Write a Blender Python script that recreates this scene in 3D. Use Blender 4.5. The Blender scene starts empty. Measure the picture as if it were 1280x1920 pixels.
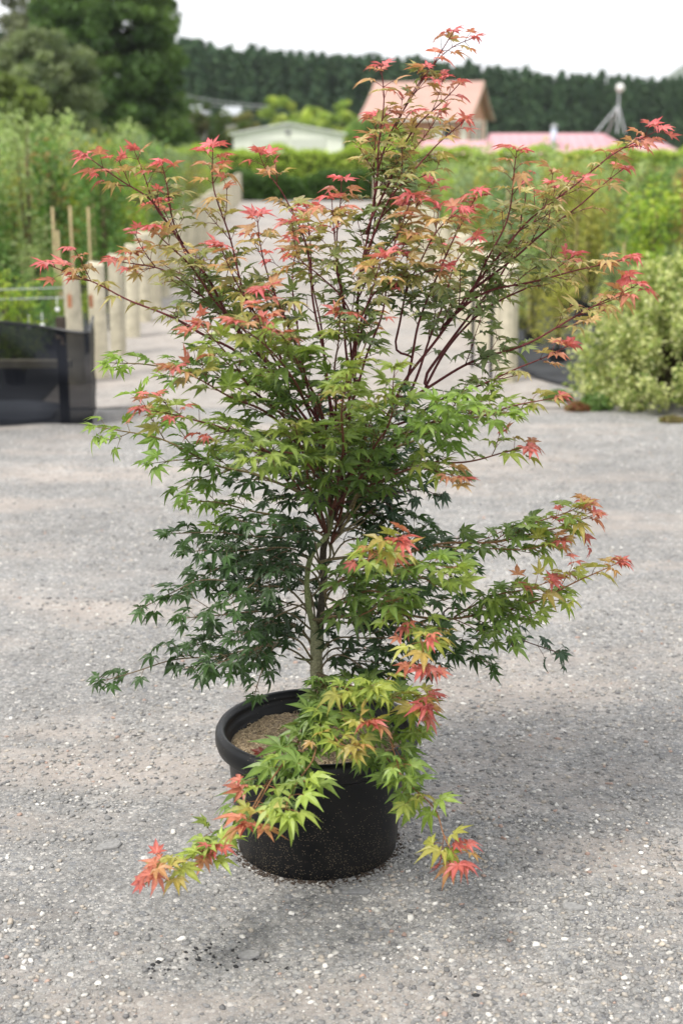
import bpy, math, random
import numpy as np
from math import radians, sin, cos, tan, pi, atan2
from mathutils import Vector, Matrix, noise

# ------------------------------------------------------------------ camera
S = bpy.context.scene
C = S.collection
CAMH = 1.6; FPX = 2667.0; PITCH = math.atan2(697.0, FPX)
cam = bpy.data.cameras.new("camera"); camo = bpy.data.objects.new("camera", cam); C.objects.link(camo)
camo.location = (0, 0, CAMH); camo.rotation_euler = (pi/2 - PITCH, 0, 0)
cam.sensor_fit = 'VERTICAL'; cam.sensor_height = 36.0; cam.sensor_width = 24.0; cam.lens = 50.0
cam.clip_start = 0.05; cam.clip_end = 9000
cam.dof.use_dof = True; cam.dof.focus_distance = 3.22; cam.dof.aperture_fstop = 3.3
S.camera = camo
S.render.engine = 'CYCLES'
S.render.resolution_x = 682; S.render.resolution_y = 1024
S.view_settings.view_transform = 'Standard'; S.view_settings.look = 'None'
S.view_settings.gamma = 1.0; S.view_settings.exposure = 0.80

# ------------------------------------------------------------------ sky and sun (thin bright cloud, soft sun over the left shoulder)
SUN_EL = radians(58); SUN_AZ = radians(228)      # azimuth clockwise from +Y: behind-left of the camera
W = bpy.data.worlds.new("World"); S.world = W; W.use_nodes = True
nt = W.node_tree; nt.nodes.clear()
out = nt.nodes.new('ShaderNodeOutputWorld'); bg = nt.nodes.new('ShaderNodeBackground')
sky = nt.nodes.new('ShaderNodeTexSky'); sky.sky_type = 'NISHITA'; sky.sun_disc = False
sky.sun_elevation = SUN_EL; sky.sun_rotation = SUN_AZ; sky.dust_density = 3.0
tc = nt.nodes.new('ShaderNodeTexCoord'); nz = nt.nodes.new('ShaderNodeTexNoise')
mp = nt.nodes.new('ShaderNodeMapping'); mp.inputs['Scale'].default_value = (1, 1, 3)
nz.inputs['Scale'].default_value = 1.6; nz.inputs['Detail'].default_value = 5
rp = nt.nodes.new('ShaderNodeValToRGB')
rp.color_ramp.elements[0].position = .25; rp.color_ramp.elements[0].color = (.70, .70, .70, 1)
rp.color_ramp.elements[1].position = .5; rp.color_ramp.elements[1].color = (.97, .97, .97, 1)
mx = nt.nodes.new('ShaderNodeMix'); mx.data_type = 'RGBA'
mx.inputs[7].default_value = (9.9, 10.0, 10.2, 1)     # cloud white, against the physical sky's own brightness
nt.links.new(tc.outputs['Generated'], mp.inputs['Vector']); nt.links.new(mp.outputs[0], nz.inputs['Vector'])
nt.links.new(nz.outputs['Fac'], rp.inputs[0]); nt.links.new(rp.outputs[0], mx.inputs[0])
nt.links.new(sky.outputs[0], mx.inputs[6]); nt.links.new(mx.outputs[2], bg.inputs['Color'])
bg.inputs['Strength'].default_value = 0.092
nt.links.new(bg.outputs[0], out.inputs[0])
sl = bpy.data.lights.new("sun", 'SUN'); sl.energy = 2.4; sl.angle = radians(17); sl.color = (1, .95, .87)
so = bpy.data.objects.new("sun", sl); C.objects.link(so); so.location = (-20, -20, 30)
sd = Vector((sin(SUN_AZ)*cos(SUN_EL), cos(SUN_AZ)*cos(SUN_EL), sin(SUN_EL)))
so.rotation_euler = sd.to_track_quat('Z', 'Y').to_euler()

# ------------------------------------------------------------------ helpers
FW = np.array([0, cos(PITCH), -sin(PITCH)]); UP = np.array([0, sin(PITCH), cos(PITCH)])
def P(px, py, D):
    d = FW + np.array([1., 0, 0])*(px-640)/FPX + UP*(960-py)/FPX
    return np.array([0, 0, CAMH]) + d*(D/d[1])
def G(px, py):
    d = FW + np.array([1., 0, 0])*(px-640)/FPX + UP*(960-py)/FPX
    return np.array([0, 0, CAMH]) + d*(CAMH/-d[2])
def nrm(v):
    v = np.asarray(v, float); return v/(np.linalg.norm(v)+1e-12)

class MB:
    def __init__(s): s.v = []; s.f = []; s.n = 0; s.c = []
    def add(s, v, f, col=None):
        v = np.asarray(v, float).reshape(-1, 3)
        s.v.append(v); s.f += [tuple(i+s.n for i in q) for q in f]
        if col is None: s.c.append(np.ones((len(v), 3)))
        else: s.c.append(np.broadcast_to(np.asarray(col, float), (len(v), 3)))
        s.n += len(v)
    def box(s, x0, x1, y0, y1, z0, z1, col=None, rot=0, org=(0, 0, 0)):
        v = np.array([[x, y, z] for z in (z0, z1) for x, y in ((x0, y0), (x1, y0), (x1, y1), (x0, y1))], float)
        if rot:
            c_, s_ = cos(rot), sin(rot); R_ = np.array([[c_, -s_, 0], [s_, c_, 0], [0, 0, 1]]); v = v @ R_.T
        s.add(v+np.array(org), [(3, 2, 1, 0), (4, 5, 6, 7), (0, 1, 5, 4), (1, 2, 6, 5), (2, 3, 7, 6), (3, 0, 4, 7)], col)
    def tube(s, pts, r, k=6, col=None, cap=True):
        pts = np.asarray(pts, float); n = len(pts)
        r = np.broadcast_to(np.asarray(r, float), (n,))
        t = np.gradient(pts, axis=0); t /= (np.linalg.norm(t, axis=1)[:, None]+1e-12)
        a = np.array([0, 0, 1.]) if abs(t[0][2]) < .9 else np.array([1., 0, 0])
        u = nrm(np.cross(t[0], a)); vs = []
        ang = np.arange(k)*2*pi/k; ca = np.cos(ang)[:, None]; sa = np.sin(ang)[:, None]
        for i in range(n):
            u = nrm(u - t[i]*np.dot(u, t[i])); w = np.cross(t[i], u)
            vs.append(pts[i] + (u*ca + w*sa)*r[i])
        f = [(i*k+j, i*k+(j+1) % k, (i+1)*k+(j+1) % k, (i+1)*k+j) for i in range(n-1) for j in range(k)]
        if cap: f += [tuple(range(k-1, -1, -1)), tuple((n-1)*k+j for j in range(k))]
        if col is not None and np.ndim(col) == 2: col = np.repeat(np.asarray(col), k, axis=0)
        s.add(np.concatenate(vs), f, col)
    def lathe(s, prof, k=48, org=(0, 0, 0), col=None):
        a = np.arange(k)*2*pi/k; v = []
        for r, z in prof: v.append(np.stack([r*np.cos(a), r*np.sin(a), np.full(k, z)], 1))
        n = len(prof)
        f = [(i*k+j, i*k+(j+1) % k, (i+1)*k+(j+1) % k, (i+1)*k+j) for i in range(n-1) for j in range(k)]
        s.add(np.concatenate(v)+np.array(org), f, col)
    def build(s, name, m, parent=None, smooth=False, loc=None):
        me = bpy.data.meshes.new(name)
        v = np.concatenate(s.v) if s.v else np.zeros((0, 3))
        me.from_pydata(v.tolist(), [], s.f)
        at = me.attributes.new('Col', 'FLOAT_COLOR', 'POINT')
        c = np.ones((len(v), 4)); c[:, :3] = np.concatenate(s.c); at.data.foreach_set('color', c.ravel())
        if smooth: me.polygons.foreach_set('use_smooth', [True]*len(me.polygons))
        me.materials.append(m); me.update()
        o = bpy.data.objects.new(name, me); C.objects.link(o)
        if parent: o.parent = parent
        if loc is not None: o.location = loc
        return o
def tag(o, label=None, cat=None, group=None, kind=None):
    if label: o['label'] = label
    if cat: o['category'] = cat
    if group: o['group'] = group
    if kind: o['kind'] = kind
    return o
def empty(name, loc, rz=0):
    o = bpy.data.objects.new(name, None); C.objects.link(o); o.location = loc; o.rotation_euler = (0, 0, rz)
    o.empty_display_size = .1
    return o
kids = {}
def dup(root, loc, rz=0, sc=(1, 1, 1), **k):
    ch = kids.setdefault(root.name, list(root.children))
    r = root.copy(); C.objects.link(r); r.location = loc; r.rotation_euler = (0, 0, rz); r.scale = sc
    for c0 in ch:
        c = c0.copy(); C.objects.link(c); c.parent = r
        gc = kids.setdefault(c0.name, list(c0.children))
        for g0 in gc:
            g = g0.copy(); C.objects.link(g); g.parent = c
    tag(r, **k); return r

# ------------------------------------------------------------------ materials
def mat(name, col=(.5, .5, .5), rough=.7, spec=.3, attr=False, nscale=0, namt=.25, bump=0, bscale=50, transl=0, metal=0, rnd=0, detail=4, tint=(1.25, 1.35, .7)):
    m = bpy.data.materials.new(name); m.use_nodes = True; t = m.node_tree; L = t.links
    b = t.nodes['Principled BSDF']; b.inputs['Roughness'].default_value = rough
    b.inputs['Specular IOR Level'].default_value = spec; b.inputs['Metallic'].default_value = metal
    cur = None
    if attr:
        a = t.nodes.new('ShaderNodeAttribute'); a.attribute_name = 'Col'
        mm = t.nodes.new('ShaderNodeMix'); mm.data_type = 'RGBA'; mm.blend_type = 'MULTIPLY'; mm.inputs[0].default_value = 1
        L.new(a.outputs['Color'], mm.inputs[6]); mm.inputs[7].default_value = (*col, 1); cur = mm.outputs[2]
    else:
        r_ = t.nodes.new('ShaderNodeRGB'); r_.outputs[0].default_value = (*col, 1); cur = r_.outputs[0]
    co = t.nodes.new('ShaderNodeTexCoord')
    if nscale:
        n = t.nodes.new('ShaderNodeTexNoise'); n.inputs['Scale'].default_value = nscale; n.inputs['Detail'].default_value = detail
        L.new(co.outputs['Object'], n.inputs['Vector'])
        mr = t.nodes.new('ShaderNodeMapRange'); mr.inputs[1].default_value = .3; mr.inputs[2].default_value = .7
        mr.inputs[3].default_value = 1-namt; mr.inputs[4].default_value = 1+namt
        L.new(n.outputs['Fac'], mr.inputs[0])
        vm = t.nodes.new('ShaderNodeVectorMath'); vm.operation = 'SCALE'
        L.new(cur, vm.inputs[0]); L.new(mr.outputs[0], vm.inputs['Scale']); cur = vm.outputs[0]
    if rnd:
        oi = t.nodes.new('ShaderNodeObjectInfo'); mr = t.nodes.new('ShaderNodeMapRange')
        mr.inputs[3].default_value = 1-rnd; mr.inputs[4].default_value = 1+rnd; L.new(oi.outputs['Random'], mr.inputs[0])
        vm = t.nodes.new('ShaderNodeVectorMath'); vm.operation = 'SCALE'
        L.new(cur, vm.inputs[0]); L.new(mr.outputs[0], vm.inputs['Scale']); cur = vm.outputs[0]
    L.new(cur, b.inputs['Base Color'])
    if bump:
        n = t.nodes.new('ShaderNodeTexNoise'); n.inputs['Scale'].default_value = bscale; n.inputs['Detail'].default_value = 5
        L.new(co.outputs['Object'], n.inputs['Vector'])
        bp = t.nodes.new('ShaderNodeBump'); bp.inputs['Strength'].default_value = bump; bp.inputs['Distance'].default_value = .01
        L.new(n.outputs['Fac'], bp.inputs['Height']); L.new(bp.outputs[0], b.inputs['Normal'])
    if transl:
        tr = t.nodes.new('ShaderNodeBsdfTranslucent'); ms = t.nodes.new('ShaderNodeMixShader'); ms.inputs[0].default_value = transl
        gm = t.nodes.new('ShaderNodeVectorMath'); gm.operation = 'MULTIPLY'; gm.inputs[1].default_value = tint
        L.new(cur, gm.inputs[0]); L.new(gm.outputs[0], tr.inputs['Color'])
        L.new(b.outputs[0], ms.inputs[1]); L.new(tr.outputs[0], ms.inputs[2]); L.new(ms.outputs[0], t.nodes['Material Output'].inputs[0])
    return m

def gravel_mat(name, drive=False):
    m = bpy.data.materials.new(name); m.use_nodes = True; t = m.node_tree; L = t.links; N = t.nodes.new
    b = t.nodes['Principled BSDF']; b.inputs['Roughness'].default_value = .9; b.inputs['Specular IOR Level'].default_value = .25
    co = N('ShaderNodeTexCoord').outputs['Object']
    def noise_(sc, det=5, rough=.55):
        n = N('ShaderNodeTexNoise'); n.inputs['Scale'].default_value = sc; n.inputs['Detail'].default_value = det; n.inputs['Roughness'].default_value = rough
        L.new(co, n.inputs['Vector']); return n.outputs['Fac']
    def ramp(src, stops):
        r = N('ShaderNodeValToRGB'); e = r.color_ramp.elements
        while len(e) < len(stops): e.new(.5)
        for i, (p, c) in enumerate(stops): e[i].position = p; e[i].color = (*c, 1)
        L.new(src, r.inputs[0]); return r.outputs[0]
    def mixc(a, b_, f, mode='MIX'):
        x = N('ShaderNodeMix'); x.data_type = 'RGBA'; x.blend_type = mode
        for s_, i in ((a, 6), (b_, 7), (f, 0)):
            if isinstance(s_, (int, float)): x.inputs[i].default_value = s_
            elif isinstance(s_, tuple): x.inputs[i].default_value = (*s_, 1)
            else: L.new(s_, x.inputs[i])
        return x.outputs[2]
    g = lambda a: (a, a, a)
    grey = ramp(noise_(60, 6, .7), [(.3, (.105, .103, .102)), (.5, (.225, .220, .213)), (.72, (.41, .40, .38))])
    tan_ = ramp(noise_(90, 6, .7), [(.3, (.25, .222, .20)), (.7, (.43, .385, .35))])
    mpn = N('ShaderNodeMapping'); mpn.inputs['Scale'].default_value = (.45, 1.15, 1); L.new(co, mpn.inputs['Vector'])
    pn = N('ShaderNodeTexNoise'); pn.inputs['Scale'].default_value = 1.7; pn.inputs['Detail'].default_value = 8; pn.inputs['Roughness'].default_value = .68; L.new(mpn.outputs[0], pn.inputs['Vector'])
    patch = ramp(pn.outputs['Fac'], [(.48, g(0)), (.62, g(.95))])
    if drive: patch = ramp(noise_(1.0, 5, .6), [(.3, g(.3)), (.6, g(1))])
    base = mixc(grey, tan_, patch)
    # stones at three sizes, each cell with its own colour
    h = None
    for sc, thr, amt in ((42., .60, .75), (95., .42, .8), (190., .35, .7)):
        v = N('ShaderNodeTexVoronoi'); v.inputs['Scale'].default_value = sc; L.new(co, v.inputs['Vector'])
        sep = N('ShaderNodeSeparateColor'); L.new(v.outputs['Color'], sep.inputs[0])
        stone = ramp(sep.outputs[0], [(0, (.15, .155, .17)), (.35, (.26, .265, .27)), (.62, (.34, .33, .32)), (.84, (.42, .395, .37)), (.96, (.55, .53, .50)), (1, (.68, .66, .63))])
        isst = N('ShaderNodeMath'); isst.operation = 'GREATER_THAN'; isst.inputs[1].default_value = thr; L.new(sep.outputs[1], isst.inputs[0])
        rnd_ = N('ShaderNodeMath'); rnd_.operation = 'LESS_THAN'; rnd_.inputs[1].default_value = .42; L.new(v.outputs['Distance'], rnd_.inputs[0])
        mm = N('ShaderNodeMath'); mm.operation = 'MULTIPLY'; L.new(isst.outputs[0], mm.inputs[0]); L.new(rnd_.outputs[0], mm.inputs[1])
        m3 = N('ShaderNodeMath'); m3.operation = 'MULTIPLY'; L.new(mm.outputs[0], m3.inputs[0]); m3.inputs[1].default_value = amt
        sp = N('ShaderNodeMapRange'); sp.inputs[3].default_value = 1; sp.inputs[4].default_value = .35; L.new(patch, sp.inputs[0])
        m4 = N('ShaderNodeMath'); m4.operation = 'MULTIPLY'; L.new(m3.outputs[0], m4.inputs[0]); L.new(sp.outputs[0], m4.inputs[1])
        base = mixc(base, stone, m4.outputs[0])
        dome = N('ShaderNodeMath'); dome.operation = 'MULTIPLY_ADD'; L.new(v.outputs['Distance'], dome.inputs[0]); dome.inputs[1].default_value = -1.; dome.inputs[2].default_value = .45
        hh = N('ShaderNodeMath'); hh.operation = 'MULTIPLY'; L.new(dome.outputs[0], hh.inputs[0]); L.new(m4.outputs[0], hh.inputs[1])
        hs = N('ShaderNodeMath'); hs.operation = 'MULTIPLY'; L.new(hh.outputs[0], hs.inputs[0]); hs.inputs[1].default_value = 42./sc*1.6
        if h is None: h = hs.outputs[0]
        else:
            ad = N('ShaderNodeMath'); L.new(h, ad.inputs[0]); L.new(hs.outputs[0], ad.inputs[1]); h = ad.outputs[0]
    # damp dark stains, broad blotches
    blot = ramp(noise_(.55, 4), [(.35, g(.84)), (.65, g(1.14))])
    base = mixc(base, blot, .8, 'MULTIPLY')
    fine = ramp(noise_(6, 6, .7), [(.3, g(.72)), (.7, g(1.2))])
    base = mixc(base, fine, .8, 'MULTIPLY')
    L.new(base, b.inputs['Base Color'])
    fn = noise_(260, 4, .7); ad = N('ShaderNodeMath'); ad.operation = 'MULTIPLY_ADD'; L.new(fn, ad.inputs[0]); ad.inputs[1].default_value = .35; L.new(h, ad.inputs[2])
    bp = N('ShaderNodeBump'); bp.inputs['Strength'].default_value = 1; bp.inputs['Distance'].default_value = .009
    L.new(ad.outputs[0], bp.inputs['Height']); L.new(bp.outputs[0], b.inputs['Normal'])
    return m

M = {}
M['gravel'] = gravel_mat('gravel'); M['drive'] = gravel_mat('drive gravel', True)
M['field'] = mat('field', (.12, .16, .05), .95, .1, nscale=.4, namt=.4)
M['mat'] = mat('weed mat', (.035, .037, .042), .8, .3, nscale=4, namt=.3, bump=.4, bscale=30)
M['stone'] = mat('stones', (1, 1, 1), .9, .2, attr=True, nscale=150, namt=.18)
M['leaf'] = mat('maple leaf', (1, 1, 1), .42, .5, attr=True, nscale=120, namt=.13, transl=.36, tint=(1.2, 1.25, .8))
M['bark'] = mat('maple bark', (1, 1, 1), .7, .25, attr=True, nscale=220, namt=.3, bump=.6, bscale=160)
M['foliage'] = mat('foliage', (1.12, 1.16, 1.12), .55, .3, attr=True, rnd=.2, transl=.38)
M['conifer'] = mat('conifer foliage', (1, 1, 1), .75, .12, attr=True, rnd=.16, transl=.1)
M['wood'] = mat('weathered timber', (.47, .43, .33), .9, .15, nscale=14, namt=.18, rnd=.12, bump=.4, bscale=30)
M['trunk'] = mat('trunk', (.10, .075, .05), .9, .1, nscale=10, namt=.3)
M['black'] = mat('black plastic', (.013, .014, .017), .5, .4, nscale=20, namt=.2)
M['bamboo'] = mat('bamboo', (.55, .44, .25), .7, .2, nscale=9, namt=.2)
M['white'] = mat('white paint', (.72, .73, .72), .6, .3, nscale=3, namt=.06)
M['wire'] = mat('galvanised wire', (.45, .46, .48), .4, .5, metal=.6)
M['label'] = mat('plant label', (.8, .8, .8), .5, .4)
M['orange'] = mat('orange tag', (.38, .16, .08), .6, .3)

# ================================================================== SETTING
def terr(x, y):
    s = min(max((y-44)/34., 0), 1); return -.03 - 1.5*s*s*(3-2*s)
mb = MB()
xs = [-4000, -1500, -500, -150, -60, -30, -15, -5, 0, 5, 15, 30, 60, 150, 500, 1500, 4000]
ys = [-400, -60, -20, 0, 10, 20, 30, 40, 44, 48, 52, 56, 60, 64, 68, 72, 78, 100, 150, 300, 700, 1500, 3000, 6000]
v = [(x, y, terr(x, y)) for y in ys for x in xs]; nx = len(xs)
mb.add(v, [(j*nx+i, j*nx+i+1, (j+1)*nx+i+1, (j+1)*nx+i) for j in range(len(ys)-1) for i in range(nx-1)])
tag(mb.build('ground', M['field']), kind='structure')

def gh(x, y):
    return .006*noise.noise(Vector((x*1.3, y*1.3, 3))) + .0025*noise.noise(Vector((x*6, y*6, 7)))
mb = MB(); nx, ny = 150, 170
xs = np.sign(np.linspace(-1, 1, nx))*np.abs(np.linspace(-1, 1, nx))**2.2*22; ys = -5+np.linspace(0, 1, ny)*13.65
v = [(x, y, gh(x, y)) for y in ys for x in xs]
mb.add(v, [(j*nx+i, j*nx+i+1, (j+1)*nx+i+1, (j+1)*nx+i) for j in range(ny-1) for i in range(nx-1)])
tag(mb.build('gravel_yard', M['gravel'], smooth=True), kind='structure')
def lx(D): return -1.67-(D-9.8)*.0364
def rx(D): return 1.14-(D-9.6)*.0075
mb = MB(); v = []; yy = np.linspace(8.65, 39.6, 60)
for y in yy:
    for k in range(9):
        a, c_ = lx(y)-.25, rx(y)+.25
        x = a+(c_-a)*k/8; v.append((x, y, .004+.004*noise.noise(Vector((x, y, 0)))))
mb.add(v, [(j*9+i, j*9+i+1, (j+1)*9+i+1, (j+1)*9+i) for j in range(59) for i in range(8)])
tag(mb.build('driveway', M['drive'], smooth=True), kind='structure')
# beds of black weed mat each side; the right one starts with a curved edge
mb = MB()
mb.add([(-26, 8.65, -.004), (-1.9, 8.65, -.004), (-2.9, 39, -.004), (-3.2, 44, -.004), (-26, 44, -.004)], [(0, 1, 2, 3, 4)])
tag(mb.build('bed_left', M['mat']), kind='structure')
mb = MB(); e = [(rx(11.5)+.2, 11.5), (rx(10)+.12, 10.35), (1.36, 9.75), (1.6, 9.25), (1.95, 8.95), (2.6, 8.75), (26, 8.68), (26, 44), (1.1, 44)]
mb.add([(x, y, .012) for x, y in e], [tuple(range(len(e)))])
mb.tube([(x, y, .02) for x, y in e[:6]], .022, 6)
tag(mb.build('bed_right', M['mat']), kind='structure')
# yard apron between drive and right bed
mb = MB(); mb.add([(1.3, 8.65, .002), (3.5, 8.65, .002), (2.6, 9.6, .002), (1.2, 11.5, .002), (1.1, 11.5, .002)], [(0, 1, 2, 3, 4)])
tag(mb.build('verge', M['gravel']), kind='structure')

# far hill
def hill(name, D, x0, x1, H, seed):
    mb = MB(); nx, ny = 60, 14; v = []
    for j in range(ny):
        for i in range(nx):
            u = i/(nx-1); w = j/(ny-1)
            x = x0+(x1-x0)*u; y = D+(w-.5)*900
            h = H*sin(pi*u)**.7*sin(pi*w)*(1+.25*noise.noise(Vector((u*6, w*2, seed)))+.06*noise.noise(Vector((u*26, w*5, seed))))
            v.append((x, y, max(h, 0)-2 if h > .01 else -3))
    mb.add(v, [(j*nx+i, j*nx+i+1, (j+1)*nx+i+1, (j+1)*nx+i) for j in range(ny-1) for i in range(nx-1)])
    return tag(mb.build(name, mat('hillside', (.10, .13, .08), .95, .1, nscale=.01, namt=.3), smooth=True), kind='structure')
hill('hill', 1700, 310, 800, 122, 1)

# ================================================================== TREES AND PLANTS
def leaf_cloud(mb, pts, size, rng, cols, flat=.0, nrmdir=None):
    """many small folded leaf faces at pts; cols = list of base colours"""
    n = len(pts); pts = np.asarray(pts)
    a = rng.normal(size=(n, 3)); a /= np.linalg.norm(a, axis=1)[:, None]
    if nrmdir is not None: bdir = nrmdir
    else: bdir = np.array([0, 0, 1.])
    b = rng.normal(size=(n, 3)) + bdir*flat; b = np.cross(a, b); b /= (np.linalg.norm(b, axis=1)[:, None]+1e-9)
    c_ = np.cross(a, b)
    s = size*(.6+.8*rng.random(n))[:, None]
    v = np.stack([pts-a*s*.5, pts+b*s*.28+c_*s*.06, pts+a*s*.6, pts-b*s*.28+c_*s*.06], 1).reshape(-1, 3)
    f = [(4*i, 4*i+1, 4*i+2, 4*i+3) for i in range(n)]
    cols = np.asarray(cols); ci = cols[rng.integers(0, len(cols), n)]*(.75+.5*rng.random((n, 1)))
    mb.add(v, f, np.repeat(ci, 4, axis=0))

def clumpy_tree(name, seed, H, R, shape, ncl, nlf, lsz, clr, cols, m, z0=.5, trunk_r=.25, loc=(0, 0, 0), fork=0, limbs=14):
    rng = np.random.default_rng(seed); root = empty(name, loc)
    mb = MB(); mb.tube([(0, 0, -.4), (0, 0, H*.3), (rng.normal()*.1, .1, H*.6), (0, 0, H*.93)], [trunk_r, trunk_r*.8, trunk_r*.45, trunk_r*.1], 8)
    cf = MB()
    for i in range(ncl):
        t = rng.random()**.85; z = z0+(H-z0)*t; a = rng.random()*2*pi
        rr = R*shape(t)*(.45+.6*rng.random()**.5)
        c = np.array([rr*cos(a), rr*sin(a), z]); cr = clr*(.6+.7*rng.random())*(.5+.5*shape(t))
        d = rng.normal(size=(nlf, 3)); d /= np.linalg.norm(d, axis=1)[:, None]
        p = c + d*(cr*(.55+.5*rng.random(nlf))[:, None])*np.array([1, 1, .72])
        leaf_cloud(cf, p, lsz, rng, np.array([cols[rng.integers(0, len(cols))]])*(.8+.4*rng.random()), flat=1.)
        if i % max(1, ncl//limbs) == 0:
            zz = max(z-rr*.5, .2)
            mb.tube([(0, 0, zz), (c[0]*.5, c[1]*.5, (z+zz)/2+.1), c], [trunk_r*.3, trunk_r*.18, .01], 5)
    mb.build('trunk', M['trunk'], root, True); cf.build('crown', m, root)
    return root

# windbreak conifers
def conifer(seed, H, R):
    rng = np.random.default_rng(seed); root = empty('windbreak_conifer', (0, 500, -50))
    mb = MB(); mb.tube([(0, 0, -.3), (0, 0, H*.5), (0, 0, H)], [.16, .1, .01], 6); mb.build('trunk', M['trunk'], root, True)
    cf = MB(); ps = []; ph = rng.random(3)*6
    for i in range(260):
        t = rng.random()**1.1; z = .3+(H-.3)*t
        rr = R*(1-t)**.66*(.7+.45*rng.random())*(1+.12*sin(9*t+ph[0])); a = rng.random()*2*pi
        n = 15
        s = rng.random(n)**.6
        ps.append(np.stack([rr*s*cos(a), rr*s*sin(a), z+rr*s*.45], 1)+rng.normal(size=(n, 3))*.13)
    ps.append(np.stack([rng.normal(size=40)*.06, rng.normal(size=40)*.06, H-.9+rng.random(40)*1.1], 1))
    leaf_cloud(cf, np.concatenate(ps), .42, rng, [(.045, .088, .048), (.064, .115, .056), (.034, .070, .040), (.078, .132, .062)], flat=.5)
    cf.build('crown', M['conifer'], root); return root
protos = [conifer(40+i, 9.5, 1.9) for i in range(4)]
rr_ = random.Random(4)
def topline(px):   # pixel height of the tree line, read from the photograph
    return float(np.interp(px, [-200, 340, 430, 560, 700, 860, 1000, 1100, 1290, 1500], [80, 92, 112, 122, 126, 140, 152, 160, 166, 165]))
k = 0
for row, (D, off) in enumerate(((150, 0), (156, 14))):
    px = -420 + off
    while px < 1700:
        z = terr(0, D); top = P(px, topline(px)-12+rr_.uniform(-6, 6)+7*noise.noise(Vector((px*.02, row, 0)))-5*row, D)
        h = top[2]-z; s = h/9.5; p = protos[k % 4]
        if k < 4:
            o = p; o.location = (top[0], D+rr_.uniform(-1, 1), z); o.scale = (s*.95, s*.95, s); o.rotation_euler = (0, 0, rr_.random()*6)
            tag(o, 'dark green conifer in the tall windbreak row across the far background', 'tree', 'conifers of the far windbreak')
        else:
            dup(p, (top[0], D+rr_.uniform(-1, 1), z), rr_.random()*6, (s*.95, s*.95, s))
        k += 1; px += rr_.uniform(13, 23)

# big evergreen at the left and its neighbours
GRN = [(.068, .118, .034), (.090, .150, .042), (.046, .086, .026), (.115, .175, .052)]
c = P(208, 300, 60)
o = clumpy_tree('evergreen_tree', 5, 14.5, 3.3, lambda t: (1-t)**.42 if t > .25 else .86+.3*t, 760, 210, .20, .66, GRN, M['foliage'], z0=.3, trunk_r=.4, loc=(c[0], 60, -.6))
tag(o, 'huge broad dark green evergreen tree rising out of the frame at upper left', 'tree')
c = P(95, 300, 50)
o = clumpy_tree('rounded_tree', 8, 5.2, 1.75, lambda t: math.sqrt(max(0, 1-(1.7*t-.75)**2*.95)), 130, 190, .16, .5, [(.13, .155, .08), (.155, .18, .095), (.095, .12, .065)], M['foliage'], trunk_r=.16, loc=(c[0], 50, -.2))
tag(o, 'grey green rounded tree standing before the huge evergreen', 'tree')
c = P(0, 300, 78)
o = clumpy_tree('tall_tree', 9, 11.5, 3.0, lambda t: math.sqrt(max(0, 1-(1.8*t-.9)**2)), 90, 170, .24, .8, [(.16, .17, .11), (.19, .19, .13), (.12, .13, .09)], M['foliage'], trunk_r=.22, loc=(c[0]-.2, 78, -1.2))
tag(o, 'brownish grey open tree at the far left edge behind the rounded tree', 'tree')
c = P(-70, 300, 42)
o = clumpy_tree('rounded_tree', 18, 3.6, 1.6, lambda t: math.sqrt(max(0, 1-(1.7*t-.75)**2*.95)), 80, 150, .16, .5, [(.11, .15, .04), (.15, .19, .05)], M['foliage'], trunk_r=.12, loc=(c[0], 46, -.1))
tag(o, 'yellow green rounded tree cut by the left edge behind the nursery plants', 'tree')
round_ = lambda t: math.sqrt(max(0, 1-(1.5*t-.5)**2*.98))
YG = [(.30, .36, .09), (.38, .42, .10), (.22, .29, .07)]
OLV = [(.10, .13, .04), (.14, .13, .05), (.08, .12, .03)]
for i, (px, top, D, R, cols, lab) in enumerate((
    (392, 200, 66, 1.5, OLV, 'olive brown bushy shrub right of the huge evergreen'),
    (455, 212, 70, 1.1, OLV, 'small olive shrub between brown bush and white shed'),
    (520, 182, 72, 1.35, YG, 'bright yellow green bush rising behind the white shed'),
    (585, 205, 74, 1.2, YG, 'lower yellow green bush behind the shed ridge'),
    (640, 190, 72, 1.3, YG, 'rounded yellow green bush behind the right end of the shed'),
    (690, 215, 62, 1.1, [(.12, .19, .05), (.15, .22, .06)], 'mid green bush between white shed and brick house'),
    (735, 240, 62, 1.0, YG, 'yellow green bush in front of the brick house'),)):
    z = terr(0, D); tp = P(px, top, D)
    o = clumpy_tree('bush', 60+i, tp[2]-z, R, round_, 60, 130, .15, .42, cols, M['foliage'], z0=.2, trunk_r=.07, loc=(tp[0], D, z))
    tag(o, lab, 'bush')

# hedges
def hedge(name, x0, x1, D, h, dep, cols, seed, lab, n):
    rng = np.random.default_rng(seed); root = empty(name, ((x0+x1)/2, D, terr(0, D))); L = x1-x0
    cf = MB(); u = rng.random(n); face = rng.random(n)
    x = (u-.5)*L; bumpy = .09*np.sin(x*2.3)+.07*np.sin(x*5.1+1)+rng.normal(size=n)*.04
    y = np.where(face < .45, 0, rng.random(n)*dep)+rng.normal(size=n)*.06; y = np.where(face > .88, dep, y)
    z = np.where((face >= .45) & (face <= .88), h, rng.random(n)*h)+bumpy
    z = np.clip(z, .05, 9)
    leaf_cloud(cf, np.stack([x, y, z], 1), .12, rng, cols, flat=.6)
    core = MB(); core.box(-L/2, L/2, .1, dep-.08, 0, h-.1)
    core.build('stems', mat('hedge stems', (.03, .04, .02), .9, .1), root); cf.build('foliage', M['foliage'], root)
    return tag(root, lab, 'hedge')
hedge('clipped_hedge', -3.4, 2.2, 40.2, .66, .9, [(.06, .12, .025), (.08, .15, .03), (.05, .10, .02)], 1, 'low clipped green hedge closing off the end of the drive', 9000)
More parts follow.
